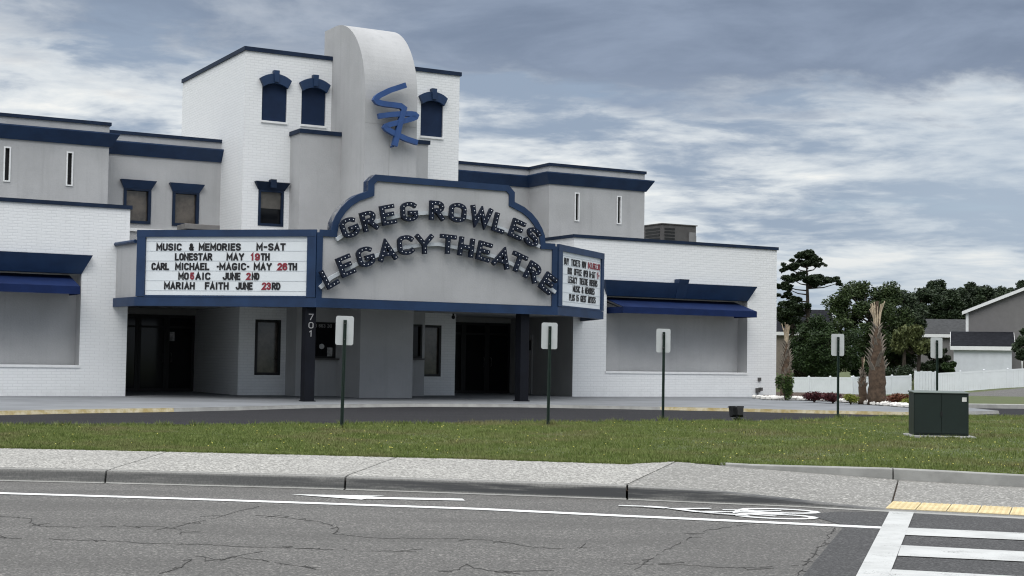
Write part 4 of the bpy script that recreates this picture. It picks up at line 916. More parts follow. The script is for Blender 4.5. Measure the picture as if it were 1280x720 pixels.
# centre signboard outline
half = [(3.79, 2.80), (3.79, 4.64), (3.37, 4.64), (3.34, 4.86), (3.25, 5.06), (3.10, 5.28), (2.90, 5.48), (2.64, 5.65), (2.31, 5.78), (2.31, 6.06), (2.11, 6.25)]
out = [(MC-h_, z) for h_, z in half]+[(MC+h_, z) for h_, z in reversed(half)]
b = MB(); b.prism(out, MV-.02, MV+.28, lambda u, z, q: (u, q, z)); board = b.build('centre_signboard', STUCCO, Q)
inner = []
b = MB()
def inset(P, d):
    r_ = []; n = len(P)
    for i in range(n):
        p, a, c = Vector(P[i]), Vector(P[i-1]), Vector(P[(i+1) % n]); e1, e2 = (p-a).normalized(), (c-p).normalized()
        n1, n2 = Vector((e1.y, -e1.x)), Vector((e2.y, -e2.x)); m = (n1+n2).normalized(); r_.append(p+m*d/max(.5, m.dot(n1)))
    return r_
mid = [tuple(p) for p in inset(out, .09)]
b.ribbon(mid[1:-1], .18, MV-.07, MV+.285, lambda u, z, q: (u, q, z)); b.ribbon([(MC-3.70, 2.79), (MC-3.70, 4.56)], .17, MV-.068, MV-.02, lambda u, z, q: (u, q, z)); b.ribbon([(MC+3.70, 2.79), (MC+3.70, 4.56)], .17, MV-.068, MV-.02, lambda u, z, q: (u, q, z))
b.build('border', NAVY, board)
# letter rails: two curved raceways
fu = lambda u, z, q: (u, q, z)
b = MB(); RA = [(4.238, 4.387), (4.629, 4.654), (5.155, 4.846), (5.711, 5.051), (6.229, 5.178), (6.707, 5.251), (7.093, 5.305), (7.925, 5.275), (8.407, 5.209), (9.006, 5.067), (9.557, 4.906), (10.115, 4.719), (10.625, 4.521)]
b.ribbon(RA, .10, MV-.13, MV-.03, fu); b.build('letter_rail', RAIL, board)
b = MB(); RB = [(3.79, 3.063), (4.09, 3.339), (4.583, 3.613), (5.129, 3.884), (5.684, 4.112), (6.295, 4.28), (6.917, 4.39), (7.354, 4.421), (7.943, 4.347), (8.586, 4.279), (9.186, 4.141), (9.683, 3.981), (10.244, 3.744), (10.698, 3.504), (11.186, 3.205)]
b.ribbon(RB, .10, MV-.131, MV-.03, fu); b.build('letter_rail', RAIL, board)
LET = [('G', *c, r_) for c, r_ in []]
LET = [('G', 4.568, 4.725, 24), ('R', 5.138, 4.94, 18), ('E', 5.706, 5.142, 13), ('G', 6.342, 5.267, 6), ('R', 7.2, 5.349, 0), ('O', 7.857, 5.334, -4), ('W', 8.601, 5.28, -8), ('L', 9.217, 5.116, -14), ('E', 9.797, 4.971, -19), ('S', 10.313, 4.777, -25), ('L', 4.014, 3.35, 31), ('E', 4.481, 3.685, 24), ('G', 5.057, 3.953, 19), ('A', 5.685, 4.145, 12), ('C', 6.266, 4.334, 7), ('Y', 6.83, 4.384, 2), ('T', 7.563, 4.422, -3), ('H', 8.146, 4.376, -7), ('E', 8.727, 4.277, -12), ('A', 9.317, 4.114, -16), ('T', 9.841, 4.009, -20), ('R', 10.347, 3.751, -28), ('E', 10.864, 3.451, -33)]
LW = {'G': .58, 'R': .52, 'E': .50, 'O': .60, 'W': .80, 'L': .46, 'S': .54, 'A': .64, 'C': .58, 'Y': .62, 'T': .58, 'H': .54}
def channel_letter(ch, u, z, ang):
    H = .55; st = .118; W = LW[ch]*.87; b = MB(); bb = MB(); ca, sa = math.cos(R(ang)), math.sin(R(ang)); h = H-st; w_ = W-st
    def pt(px_, pz_): x, y = px_*1.0-w_/2, pz_*h-h/2; return (u+x*ca-y*sa, z+x*sa+y*ca)
    G = glyph(ch, w_); V0, V1 = MV-.16, MV-.27; done = []
    for k, P in enumerate(G):
        cl = len(P) > 6 and P[0] == P[-1]
        b.ribbon([pt(*p) for p in P], st, V0, V1-.002*k, fu, cap=0 if cl else st*.45)
        # raised rims read as a thin lighter edge; bulbs along the centre line
        pp = [Vector(pt(*p)) for p in P]; Ls = [(q-p).length for p, q in zip(pp, pp[1:])]; tot = sum(Ls); n = max(1, round(tot/.125)); n = n if not cl else n
        for i in range(n+1 if not cl else n):
            d = tot*i/n; j = 0
            while j < len(Ls)-1 and d > Ls[j]: d -= Ls[j]; j += 1
            p = pp[j].lerp(pp[j+1], min(1, d/max(Ls[j], 1e-6)))
            if any((p-e).length < .085 for e in done): continue
            done.append(p); bb.ball((p.x, V1-.012, p.y), .0135, rings=4, seg=6)
    o = b.build('letter', LETM, Q); s = bb.build('bulbs', BULB, o); s['kind'] = 'stuff'
for L_ in LET: channel_letter(*L_)
# angled letter boards
def side_board(pa, pb, s0, s1, rows, sc):
    a, c = Vector(pa), Vector(pb); d = (c-a).normalized(); nn = Vector((d.y, -d.x)); Ln = (c-a).length
    def fn(s, z, q): p = a+d*s+nn*q; return (p.x, p.y, z)      # q: outwards
    b = MB(); b.prism([(s0, 2.84), (s1, 2.84), (s1, 4.45), (s0, 4.45)], .004, .03, fn); bd = b.build('letter_board', BOARD, Q)
    f = MB(); f.ribbon([(s0/2, 2.80), (s0/2, 4.54)], s0-.01, .0, .085, fn); f.ribbon([((s1+Ln)/2, 2.80), ((s1+Ln)/2, 4.54)], Ln-s1-.01, .0, .085, fn); f.ribbon([(0.0, 4.54), (Ln, 4.54)], .19, -.05, .09, fn); f.ribbon([(s0, 2.815), (s1, 2.815)], .05, .0, .08, fn); f.build('board_frame', NAVY, bd)
    for k in range(6):
        r_ = MB(); z = 2.97+k*(4.33-2.97)/5; r_.ribbon([(s0+.01, z), (s1-.01, z)], .018, .03, .036, fn); r_.build('rail', RAIL, bd)
    for zc_, words in rows:
        for txt, x0, x1, red in words:
            t_ = MB(); write_line(t_, txt, x0, x1, zc_, .205, fn, .047 if sc > .9 else .032, 1 if red else 0, .036, .044)
            t_.build('lettering', [INK, RED], bd)
def LX(x): return .26+(x-257)/946*4.68
rows = [(4.165, [('MUSIC', 318, 470, 0), ('&', 513, 541, 0), ('MEMORIES', 570, 818, 0), ('M-SAT', 908, 1078, 0)]),
        (3.895, [('LONESTAR', 430, 652, 0), ('MAY', 735, 838, 0), ('19', 875, 930, 1), ('TH', 934, 987, 0)]),
        (3.630, [('CARL', 292, 398, 0), ('MICHAEL', 433, 637, 0), ('-', 678, 692, 0), ('MAGIC', 694, 852, 0), ('-', 855, 870, 0), ('MAY', 895, 1000, 0), ('26', 1032, 1090, 1), ('TH', 1094, 1146, 0)]),
        (3.365, [('MO', 453, 516, 0), ('5', 524, 548, 1), ('AIC', 555, 645, 0), ('JUNE', 715, 820, 0), ('2', 853, 880, 1), ('ND', 884, 930, 0)]),
        (3.100, [('MARIAH', 370, 553, 0), ('FAITH', 612, 752, 0), ('JUNE', 793, 892, 0), ('23', 945, 998, 1), ('RD', 1002, 1053, 0)])]
side_board(MP[1], MP[2], .26, 4.94, [(z, [(t_, LX(a), LX(c), r_) for t_, a, c, r_ in W_]) for z, W_ in rows], 1)
def RX(x): return .31+(x-30)/380*3.38
rows = [(4.17, [('BUY', 55, 98, 0), ('TICKETS', 120, 205, 0), ('NOW', 222, 264, 0), ('843.663.30', 280, 402, 1)]),
        (3.90, [('BOX', 88, 128, 0), ('OFFICE', 148, 222, 0), ('OPEN', 238, 282, 0), ('M-SAT', 296, 358, 0), ('11-', 370, 398, 1)]),
        (3.64, [('LEGACY', 92, 178, 0), ('THEATRE', 200, 282, 0), ('PRESENTS', 298, 378, 0)]),
        (3.38, [('MUSIC', 138, 208, 0), ('&', 222, 240, 0), ('MEMORIES', 255, 350, 0)]),
        (3.11, [('PLUS', 105, 158, 0), ('15', 170, 195, 0), ('GUEST', 212, 270, 0), ('ARTISTS', 285, 362, 0)])]
side_board(MP[3], MP[4], .31, 3.69, [(z, [(t_, RX(a), RX(c), r_) for t_, a, c, r_ in W_]) for z, W_ in rows], .8)
# columns under the canopy
for uc_ in (3.66, 10.33):
    b = MB(); b.box(uc_-.14, uc_+.14, -4.91, -4.60, -.10, 2.62); b.box(uc_-.175, uc_+.175, -4.93, -4.58, -.10, .03); col = b.build('column', COLM, Q)
    if uc_ < 5:
        n_ = MB()
        for i, ch in enumerate('701'): write_line(n_, ch, uc_-.07, uc_+.07, 2.28-i*.225, .17, fu, .022, 0, -4.912, -4.922)
        n_.build('house_number', DIGIT, col)
b = MB(); b.tube([(9.2, -3.6, 2.70), (9.2, -3.6, 2.63)], [.14, .16], 14); b.build('ceiling_lamp', TRIMW, Q)
b = MB(); b.ball((11.0, 1.0, 2.58), .07); b.tube([(11.0, 1.0, 2.7), (11.0, 1.0, 2.6)], .03, 6); b.build('camera_dome', BLACK, Q)
# telephone number over the ticket window
n_ = MB(); write_line(n_, '33', 5.86, 6.0, 2.17, .11, fu, .018, 0, VL+.076, VL+.07); write_line(n_, '663', 6.06, 6.28, 2.17, .11, fu, .018, 0, VL+.076, VL+.07); write_line(n_, '30', 6.34, 6.5, 2.17, .11, fu, .018, 0, VL+.076, VL+.07)
tw = [o for o in T.children if o.name.startswith('ticket_window')][0]; n_.build('phone_number', DIGIT, tw)

# rooftop plant
def on_bld(u, v, z):
    c, s = math.cos(BR), math.sin(BR); return (BO[0]+u*c-v*s, BO[1]+u*s+v*c, BO[2]+z)
ac = thing('rooftop_air_unit', 'grey rooftop air conditioner standing on the right brick wing', 'air conditioner', on_bld(22.85, 6.0, 4.95), BR)
b = MB(); b.box(0, 1.68, 0, 1.3, .22, 1.76); b.build('casing', ACM, ac, bevel=.02)
b = MB(); b.box(-.04, 1.72, -.04, 1.34, 1.762, 1.80); b.build('lid', ACM, ac)
b = MB()
for i in range(9): b.box(.12, .62, -.012, -.001, .5+i*.13, .58+i*.13)
for i in range(9): b.box(-.012, -.001, .15, 1.15, .5+i*.13, .58+i*.13)
b.build('louvres', BLACK, ac)
b = MB(); b.box(1.30, 1.62, -.06, -.002, .5, 1.5); b.build('control_box', mat('control_box_grey', (.2, .2, .2), .6), ac)
b = MB(); b.box(1.685, 1.84, .2, .6, .6, 1.4); b.build('intake_hood', mat('light_hood', (.35, .35, .34), .6), ac)
b = MB(); b.box(.05, 1.63, .05, 1.25, -.01, .218); b.build('curb', BLACK, ac)
ve = thing('roof_vent', 'low flat grey vent box on the canopy roof behind the left letter board', 'roof vent', on_bld(2.3, .9, 4.30), BR)
b = MB(); b.box(-.44, .44, -.34, .34, 0, .62); b.build('vent_base', ACM, ve)
b = MB(); b.box(-.53, .53, -.42, .42, .64, .80); b.build('vent_cap', mat('vent_cap_metal', (.17, .165, .16), .6), ve, bevel=.015)

# ------------------------------------------------------------------ street furniture
def make_sign():
    s = thing('parking_sign', 'x', 'sign', (0, 0, 0))
    b = MB(); hw, hh, r_ = .158, .255, .04
    pts = []
    for cx, cz, a0 in ((hw-r_, hh-r_, 0), (-hw+r_, hh-r_, 90), (-hw+r_, -hh+r_, 180), (hw-r_, -hh+r_, 270)): pts += arcp(cx, cz, r_, r_, a0, a0+90, 5)
    b.prism(pts, .030, .034, lambda x, z, q: (x, q, z+1.715)); b.build('sign_panel', ALU, s)
    p = MB(); pr = [(-.030, .0), (-.022, .0), (-.015, .026), (.015, .026), (.022, .0), (.030, .0), (.030, -.004), (.020, -.004), (.0125, .0225), (-.0125, .0225), (-.020, -.004), (-.030, -.004)]
    p.prism([(x, y-.0) for x, y in pr], -.1, 1.90, lambda x, y, q: (x, y, q)); p.build('post', POST, s)
    q = MB()
    for z in (1.56, 1.84): q.tube([(0, .0, z), (0, .028, z)], .011, 8)
    q.build('bolts', ACM, s)
    return s
SG = [((-2.93, 25.85), 6, 2.0, 'blank back of a small sign on a green post, in front of the ticket window'),
      ((0.73, 28.5), 4, 1.2, 'blank back of a small sign on a green post, beside the right canopy column'),
      ((3.27, 31.75), 3, .4, 'blank back of a small sign on a green post, in front of the blue awning'),
      ((7.60, 34.4), 2, .3, 'blank back of a small sign on a green post, left of the big palm'),
      ((10.62, 36.9), 2, 0, 'blank back of a small sign on a green post, rising behind the green utility box')]
s0 = make_sign()
for i, ((x, y), rz, tl, lab) in enumerate(SG):
    s = s0 if i == 0 else copy_tree(s0); s.location = (x, y, lawn_z(x, y)-.0); s.rotation_euler = (0, R(tl*.35), R(8+rz)); tag(s, lab, 'sign', 'parking signs along the driveway')
# pad-mounted transformer
tb = thing('utility_box', 'dark green utility box on a concrete pad in the grass', 'utility box', (BXP[0], BXP[1], .20), R(-7)); tb.scale = (.90, 1, 1)
b = MB(); b.box(-.62, .62, -.26, .72, -.1, .06); b.build('pad', CONC, tb, bevel=.015)
b = MB(); b.box(-.52, .52, -.02, .62, .062, .80); b.build('cabinet', BOXG, tb, bevel=.012)
b = MB(); b.add([(-.535, -.06, .802), (.535, -.06, .802), (.535, .64, .802), (-.535, .64, .802), (-.535, -.05, .818), (.535, -.05, .818), (.535, .64, .835), (-.535, .64, .835)], [(0, 3, 2, 1), (4, 5, 6, 7), (0, 1, 5, 4), (1, 2, 6, 5), (2, 3, 7, 6), (3, 0, 4, 7)]); b.build('lid', mat('pale_green_lid', (.10, .125, .11), .5), tb, bevel=.006)  # lid in a paler grey-green than the cabinet
for x0, x1 in ((-.50, -.0025), (.0025, .50)):
    b = MB(); b.box(x0, x1, -.038, -.021, .10, .79); d = b.build('door', BOXG, tb, bevel=.004)
b = MB(); b.box(-.02, .02, -.05, -.0385, .40, .48); b.build('latch', BLACK, tb)
b = MB(); b.box(.39, .475, -.044, -.040, .66, .735); b.build('warning_label', mat('label_white', (.62, .62, .6), .6), tb)
# twin ground floodlight
fl = thing('ground_floodlight', 'black twin floodlight on a short stake at the lawn edge', 'floodlight', (4.93, 32.25, .21), R(10)); fl.scale = (.82, .82, .9)
b = MB(); b.tube([(0, 0, -.1), (0, 0, .2)], .035, 8); b.box(-.07, .07, -.05, .05, .0, .08); b.build('stake', BLACK, fl)
for sx, rz in ((-.085, 12), (.09, -18)):
    b = MB(); b.add([(-.075, -.05, -.10), (.075, -.05, -.10), (.09, .09, -.12), (-.09, .09, -.12), (-.075, -.05, .10), (.075, -.05, .10), (.09, .09, .12), (-.09, .09, .12)], [(0, 3, 2, 1), (4, 5, 6, 7), (0, 1, 5, 4), (1, 2, 6, 5), (2, 3, 7, 6), (3, 0, 4, 7)])
    for k in range(5): b.box(-.075+k*.034, -.069+k*.034, -.085, -.051, -.09, .09)
    o = b.build('lamp_head', BLACK, fl); o.location = (sx, 0, .24); o.rotation_euler = (R(-14), 0, R(rz))
    b = MB(); b.box(-.1, .1, .02, .13, .125, .14); h = b.build('visor', BLACK, o)

# ------------------------------------------------------------------ planting bed
bed = MB()
BP = [(8.774, 49.268), (9.62, 49.246), (10.47, 48.262), (11.046, 46.308), (11.419, 44.828), (11.538, 42.589)]
top = [(13.2, 44.4), (14.0, 47), (14.4, 52), (13, 60), (9.6, 60)]
rb = [(x, y, .285) for x, y in BP]+[(x, y, .30) for x, y in top]
rb = [(x, y, .335) for x, y, z in rb]; bed.add(rb, [tuple(range(len(rb)))]); tag(bed.build('planting_bed', MULCH), kind='structure')
def rocks():
    rng = random.Random(8); b = MB()
    for i in range(1500):
        t = rng.random(); j = t*(len(BP)-1); k = min(int(j), len(BP)-2); f = j-k
        x = BP[k][0]+(BP[k+1][0]-BP[k][0])*f; y = BP[k][1]+(BP[k+1][1]-BP[k][1])*f; d = abs(rng.gauss(0, .55))+.02 if rng.random() < .7 else rng.uniform(0, 2.4)
        x += -.2*d+rng.gauss(0, .1)+.02; y += d
        r_ = rng.uniform(.04, .10); n = len(b.v); b.ball((x, y, .30+r_*.3), r_, sq=(rng.uniform(.8, 1.4), rng.uniform(.8, 1.3), rng.uniform(.5, .9)), rings=3, seg=5)
    tag(b.build('white_stones', STONE), kind='stuff')
rocks()
def leaf_cloud(blobs, n, size, rng, droop=0.0, flatz=1.0):
    """n leaf-sized quads spread through the blobs [(centre, radii)], denser near each blob's skin"""
    vol = np.array([r[0]*r[1]*r[2] for c, r in blobs])**.75; pick = rng.choice(len(blobs), n, p=vol/vol.sum())
    Cn = np.array([c for c, r in blobs])[pick]; Rd = np.array([r for c, r in blobs])[pick]
    d = rng.normal(size=(n, 3)); d /= np.linalg.norm(d, axis=1)[:, None]
    rad = np.clip(rng.random(n)**.45+rng.normal(0, .06, n), 0.1, 1.12); P = Cn+d*Rd*rad[:, None]
    a = rng.normal(size=(n, 3)); a[:, 2] *= .5; a[:, 2] -= droop; a /= np.linalg.norm(a, axis=1)[:, None]
    c = np.cross(a, rng.normal(size=(n, 3))); c /= np.linalg.norm(c, axis=1)[:, None]
    L = size*rng.uniform(.6, 1.4, n)[:, None]; Wd = L*rng.uniform(.35, .6, n)[:, None]
    V = np.stack([P-a*L*.5, P+c*Wd*.5, P+a*L*.5, P-c*Wd*.5], 1).reshape(-1, 3)
    return V, np.arange(4*n).reshape(n, 4)
def shrub(name, label, x, y, r, h, m, n, size, seed, cat='shrub'):
    rng = np.random.default_rng(seed); z0 = .28
    t = thing(name, label, cat, (x, y, z0))
    bl = [((rng.uniform(-.55, .55)*r, rng.uniform(-.5, .5)*r, h*rng.uniform(.35, .7)), (r*rng.uniform(.35, .6), r*rng.uniform(.35, .6), h*rng.uniform(.25, .42))) for _ in range(9)]
    V, F = leaf_cloud(bl, n, size, rng); np_mesh('foliage', V, F, m, t)
    b = MB(); rr = random.Random(seed)
    for _ in range(7): a = rr.uniform(0, 2*PI); b.tube([(0, 0, 0), (math.cos(a)*r*.3, math.sin(a)*r*.3, h*.4), (math.cos(a)*r*.5, math.sin(a)*r*.5, h*.75)], [.02, .014, .006], 5)
    b.build('stems', BARK, t)
def at(px_, z_, Y_): return None
SH = [(9.637, 0.601), (10.003, 0.566), (10.378, 0.529), (11.544, 0.452), (11.67, 0.411), (8.988, 0.759)]
shrub('red_shrub', 'burgundy shrub on white stones, the first one right of the brick corner', SH[0][0], 47.0, .40, .34, REDL, 1500, .07, 1)
shrub('red_shrub', 'burgundy shrub right behind the foot of a sign post', SH[1][0], 46.0, .42, .34, REDL, 1500, .07, 2)
shrub('yellow_shrub', 'round yellow green shrub left of the palms', SH[2][0], 45.2, .30, .33, LIME, 1100, .06, 3)
shrub('rusty_shrub', 'wide rusty brown shrub between the big palm and the green box', SH[3][0], 44.2, .42, .36, RUST, 1500, .07, 4)
shrub('yellow_shrub', 'small olive yellow shrub touching the rusty one by the green box', SH[4][0], 43.6, .20, .27, LIME, 600, .05, 5)
shrub('green_shrub', 'tall leafy green shrub tucked against the corner of the brick wing', SH[5][0]+.1, 49.0, .30, .95, GRN, 1600, .09, 6)
def palm(label, x, y, h, r0, r1, crown, seed, smooth_part):
    rr = random.Random(seed); t = thing('pruned_palm', label, 'palm tree', (x, y, .27), 0, 'pruned palms in the planting bed')
    b = MB(); n = 14; hs = [h*i/n for i in range(n+1)]
    rad = [r0*(1.12-.16*min(1, z/(smooth_part*h))) if z < smooth_part*h else r0*.92*(1-.80*min(1, (z-smooth_part*h)/(h*(.80-smooth_part)))**1.2) for z in hs]
    b.tube([(rr.gauss(0, .01), rr.gauss(0, .01), z) for z in hs], rad, 14); b.build('trunk', PALMT, t, smooth_=True)
    f = MB(); z = smooth_part*h; i = 0
    top = h*.76
    while z < top:
        q = (z-smooth_part*h)/(h*(.80-smooth_part)); rr_ = r0*.92*(1-.80*q**1.2)
        for k in range(3):
            a = i*2.4+k*PI*2/3+rr.gauss(0, .12); ca, sa = math.cos(a), math.sin(a); L = r0*rr.uniform(.8, 1.3)*(1-.35*q); wd = r0*.30*(1-.3*q)
            p0 = Vector((ca*rr_*.9, sa*rr_*.9, z)); o_ = Vector((ca, sa, 0)); s_ = Vector((-sa, ca, 0)); up = Vector((0, 0, 1))
            p1 = p0+o_*L*.34+up*L*.62; p2 = p0+o_*L*.66+up*L*1.0
            f.add([p0-s_*wd, p0+s_*wd, p1+s_*wd*.5, p1-s_*wd*.5, p2+s_*wd*.22, p2-s_*wd*.22, p0-s_*wd-o_*.05, p0+s_*wd-o_*.05, p1+s_*wd*.4-o_*.05, p1-s_*wd*.4-o_*.05],
                  [(0, 1, 2, 3), (3, 2, 4, 5), (6, 9, 8, 7), (0, 3, 9, 6), (1, 7, 8, 2), (9, 5, 4, 8), (3, 5, 9), (2, 8, 4)])
        z += h*.034; i += 1
    f.build('leaf_bases', PALMB, t)
    c = MB()
    for k in range(crown):
        a = rr.uniform(0, 2*PI); sp = rr.uniform(.02, .19)*r0/.3; L = h*rr.uniform(.20, .27)
        p0 = Vector((math.cos(a)*r0*.15, math.sin(a)*r0*.15, h*.73)); p1 = p0+Vector((math.cos(a)*sp*.5, math.sin(a)*sp*.5, L*.6)); p2 = p0+Vector((math.cos(a)*sp*1.3, math.sin(a)*sp*1.3, L+rr.uniform(-.05, .1)))
        c.tube([p0, p1, p2], [.036*r0/.3, .026*r0/.3, .016*r0/.3], 5)
    c.build('cut_stalks', PALMC, t)
PX = [(11.122, 0.424), (10.827, 0.477), (9.292, 0.384)]
palm('big pruned palm with a thick brown trunk and woven leaf bases', PX[0][0], 45.0, 3.15, .26, .2, 20, 3, .33)
palm('slim young pruned palm close beside the big palm', PX[1][0], 45.6, 1.45, .125, .1, 7, 4, .36)
palm('pruned palm half hidden behind the corner of the brick wing', PX[2][0]+.1, 50.5, 2.55, .20, .2, 12, 5, .30)

# ------------------------------------------------------------------ fences
def fence(label, p, q, n, top_p, top_q, hgt_, gap_last=False):
    """vinyl privacy fence from p to q in n panels; top_p/top_q heights of its top at the ends"""
    a, c = Vector(p), Vector(q); d = (c-a); L = d.length; d.normalize(); ang = math.atan2(d.y, d.x)
    t = thing('vinyl_fence', label, 'fence', (p[0], p[1], 0), ang, 'white vinyl fences')
    for i in range(n+1):
        x = L*i/n; z = top_p+(top_q-top_p)*i/n; b = MB(); b.box(x-.065, x+.065, -.065, .065, z-hgt_-.15, z+.04); b.add([(x-.08, -.08, z+.04), (x+.08, -.08, z+.04), (x+.08, .08, z+.04), (x-.08, .08, z+.04), (x, 0, z+.11)], [(0, 1, 4), (1, 2, 4), (2, 3, 4), (3, 0, 4)]); b.build('post', VINYL, t)
    for i in range(n):
        x0, x1 = L*i/n+.066, L*(i+1)/n-.066; z0 = top_p+(top_q-top_p)*i/n; z1 = top_p+(top_q-top_p)*(i+1)/n; b = MB()
        def slab(y0, y1, a0, a1):
            b.add([(x0, y0, z0+a0), (x1, y0, z1+a0), (x1, y1, z1+a0), (x0, y1, z0+a0), (x0, y0, z0+a1), (x1, y0, z1+a1), (x1, y1, z1+a1), (x0, y1, z0+a1)], [(0, 3, 2, 1), (4, 5, 6, 7), (0, 1, 5, 4), (1, 2, 6, 5), (2, 3, 7, 6), (3, 0, 4, 7)])
        slab(-.025, .025, -.14, 0); slab(-.025, .025, -hgt_, -hgt_+.16)
        m = max(4, int((x1-x0)/.16))
        for k in range(m):
            xa, xb = x0+(x1-x0)*k/m+.003, x0+(x1-x0)*(k+1)/m-.003; za = z0+(z1-z0)*k/m; b.box(xa, xb, -.014, .014, za-hgt_+.14, za-.12)
        b.build('panel', VINYL, t)
    return t
FZ = [(21.431, 0.481), (25.686, 0.561), (29.296, 0.671), (31.433, 0.833), (32.5, 0.963), (38.461, 1.537)]
fence('white vinyl fence run left of the palms, behind the red shrubs', (FZ[0][0], 114.5), (FZ[1][0], 111.5), 3, FZ[0][1], FZ[1][1], 1.75)
fence('white vinyl fence run in the shade, behind and right of the palms', (FZ[1][0]+.2, 111.9), (FZ[3][0], 116.5), 3, FZ[1][1]+.02, FZ[3][1]-.1, 1.70)
fr = fence('long white vinyl fence climbing to the right in front of the white garage', (FZ[4][0], 113), (FZ[5][0]+7.3, 109.5), 8, FZ[4][1], FZ[5][1]+.42, 1.58)
gt = thing('fence_gate', 'white picket gate with a scalloped top between two fence runs', 'gate', (FZ[3][0]+.05, 115.6, 0), math.atan2(-2.2, FZ[4][0]-FZ[3][0]))
Lg = math.hypot(FZ[4][0]-FZ[3][0], 2.4); zt = FZ[4][1]
for k in range(8):
    b = MB(); x0 = Lg*k/8+.02; b.box(x0, x0+Lg/8-.04, -.015, .015, zt-1.5, zt+.06+.09*abs(math.cos(k*1.35))); b.build('picket', VINYL, gt)
b = MB(); b.box(0.02, Lg-.02, .016, .06, zt-.45, zt-.33); b.box(0.02, Lg-.02, .016, .06, zt-1.35, zt-1.23); b.build('gate_rail', VINYL, gt)

# side street on the right
b = MB(); n = 14
ys = [52, 58, 70, 78, 86, 94, 102, 109]; xl = [20.5, 21.5, 22.5, 23.5, 24.5, 25.5, 27, 28]
vs = []
for y, x in zip(ys, xl):
    for k in range(13): xx = x+k*3.2; vs.append((xx, y, hgt(xx, y)+.03))
b.add(vs, [(i*13+k, i*13+k+1, (i+1)*13+k+1, (i+1)*13+k) for i in range(len(ys)-1) for k in range(12)])
tag(b.build('side_street', ASPH), kind='structure')
b = MB(); b.sweep([(13.2, 46.1), (20, 46.4), (60, 47.3)], [(-.25, .05), (.06, .05), (.03, .31), (-.25, .325)]); tag(b.build('driveway_kerb', CONC), kind='structure')

# ------------------------------------------------------------------ houses
def gable_house(name, label, x, y, rz, w_, d_, eave, ridge, wallm, roofm, z0, wins=(), door=None, axis='x', over=.35):
    """box w_ x d_ with a gable roof; ridge along local axis"""
    t = thing(name, label, 'house' if 'garage' not in name else 'garage', (x, y, z0), R(rz))
    b = MB(); b.box(0, w_, 0, d_, 0, eave)
    if axis == 'y': b.add([(0, 0, eave), (w_, 0, eave), (w_/2, 0, ridge), (0, d_, eave), (w_, d_, eave), (w_/2, d_, ridge)], [(0, 1, 2), (3, 5, 4), (0, 2, 5, 3), (1, 4, 5, 2)])
    else: b.add([(0, 0, eave), (0, d_, eave), (0, d_/2, ridge), (w_, 0, eave), (w_, d_, eave), (w_, d_/2, ridge)], [(0, 2, 1), (3, 4, 5), (0, 3, 5, 2), (1, 2, 5, 4)])
    b.build('wall', wallm, t)
    r_ = MB(); s_ = (ridge-eave)/((w_ if axis == 'y' else d_)/2)
    if axis == 'y':
        for sg in (0, 1):
            xa = -over if sg == 0 else w_+over; za = eave-s_*over
            r_.add([(xa, -over, za+.05), (w_/2, -over, ridge+.05), (w_/2, d_+over, ridge+.05), (xa, d_+over, za+.05), (xa, -over, za+.2), (w_/2, -over, ridge+.2), (w_/2, d_+over, ridge+.2), (xa, d_+over, za+.2)], [(0, 3, 2, 1), (4, 5, 6, 7), (0, 1, 5, 4), (1, 2, 6, 5), (2, 3, 7, 6), (3, 0, 4, 7)])
    else:
        for sg in (0, 1):
            ya = -over if sg == 0 else d_+over; za = eave-s_*over
            r_.add([(-over, ya, za+.05), (-over, d_/2, ridge+.05), (w_+over, d_/2, ridge+.05), (w_+over, ya, za+.05), (-over, ya, za+.2), (-over, d_/2, ridge+.2), (w_+over, d_/2, ridge+.2), (w_+over, ya, za+.2)], [(0, 3, 2, 1), (4, 5, 6, 7), (0, 1, 5, 4), (1, 2, 6, 5), (2, 3, 7, 6), (3, 0, 4, 7)])
    rf = r_.build('roof', roofm, t)
    f = MB()
    if axis == 'y':
        for sg in (0, 1):
            xa = -over if sg == 0 else w_+over; za = eave-s_*over
            f.add([(xa, -over-.04, za-.12), (w_/2, -over-.04, ridge-.12), (w_/2, -over-.04, ridge+.16), (xa, -over-.04, za+.16), (xa, -over-.004, za-.12), (w_/2, -over-.004, ridge-.12), (w_/2, -over-.004, ridge+.16), (xa, -over-.004, za+.16)], [(0, 1, 2, 3), (4, 7, 6, 5), (0, 4, 5, 1), (3, 2, 6, 7), (0, 3, 7, 4), (1, 5, 6, 2)])
        f.box(-.05, .18, -.05, -.004, 0, eave-.1); 
    else:
        za = eave-s_*over; f.box(-over, w_+over, -over-.05, -over-.004, za-.16, za+.16)
        for xx in (-over-.04, w_+over+.004): f.add([(xx, -over, za-.1), (xx, d_/2, ridge-.1), (xx, d_/2, ridge+.16), (xx, -over, za+.16), (xx+.036, -over, za-.1), (xx+.036, d_/2, ridge-.1), (xx+.036, d_/2, ridge+.16), (xx+.036, -over, za+.16)], [(0, 1, 2, 3), (4, 7, 6, 5), (0, 4, 5, 1), (3, 2, 6, 7), (0, 3, 7, 4), (1, 5, 6, 2)])
    f.build('fascia', TRIMW, t)
    for a, c, d, e in wins:
        g = MB(); g.ribbon([(a, d), (c, d), (c, e), (a, e)], .1, -.05, .0, lambda X_, Z_, q: (X_, q, Z_), True); wd = g.build('window', TRIMW, t); g = MB(); g.quad((a, -.01, d), (c, -.01, d), (c, -.01, e), (a, -.01, e)); g.build('pane', GLASS, wd)
    return t
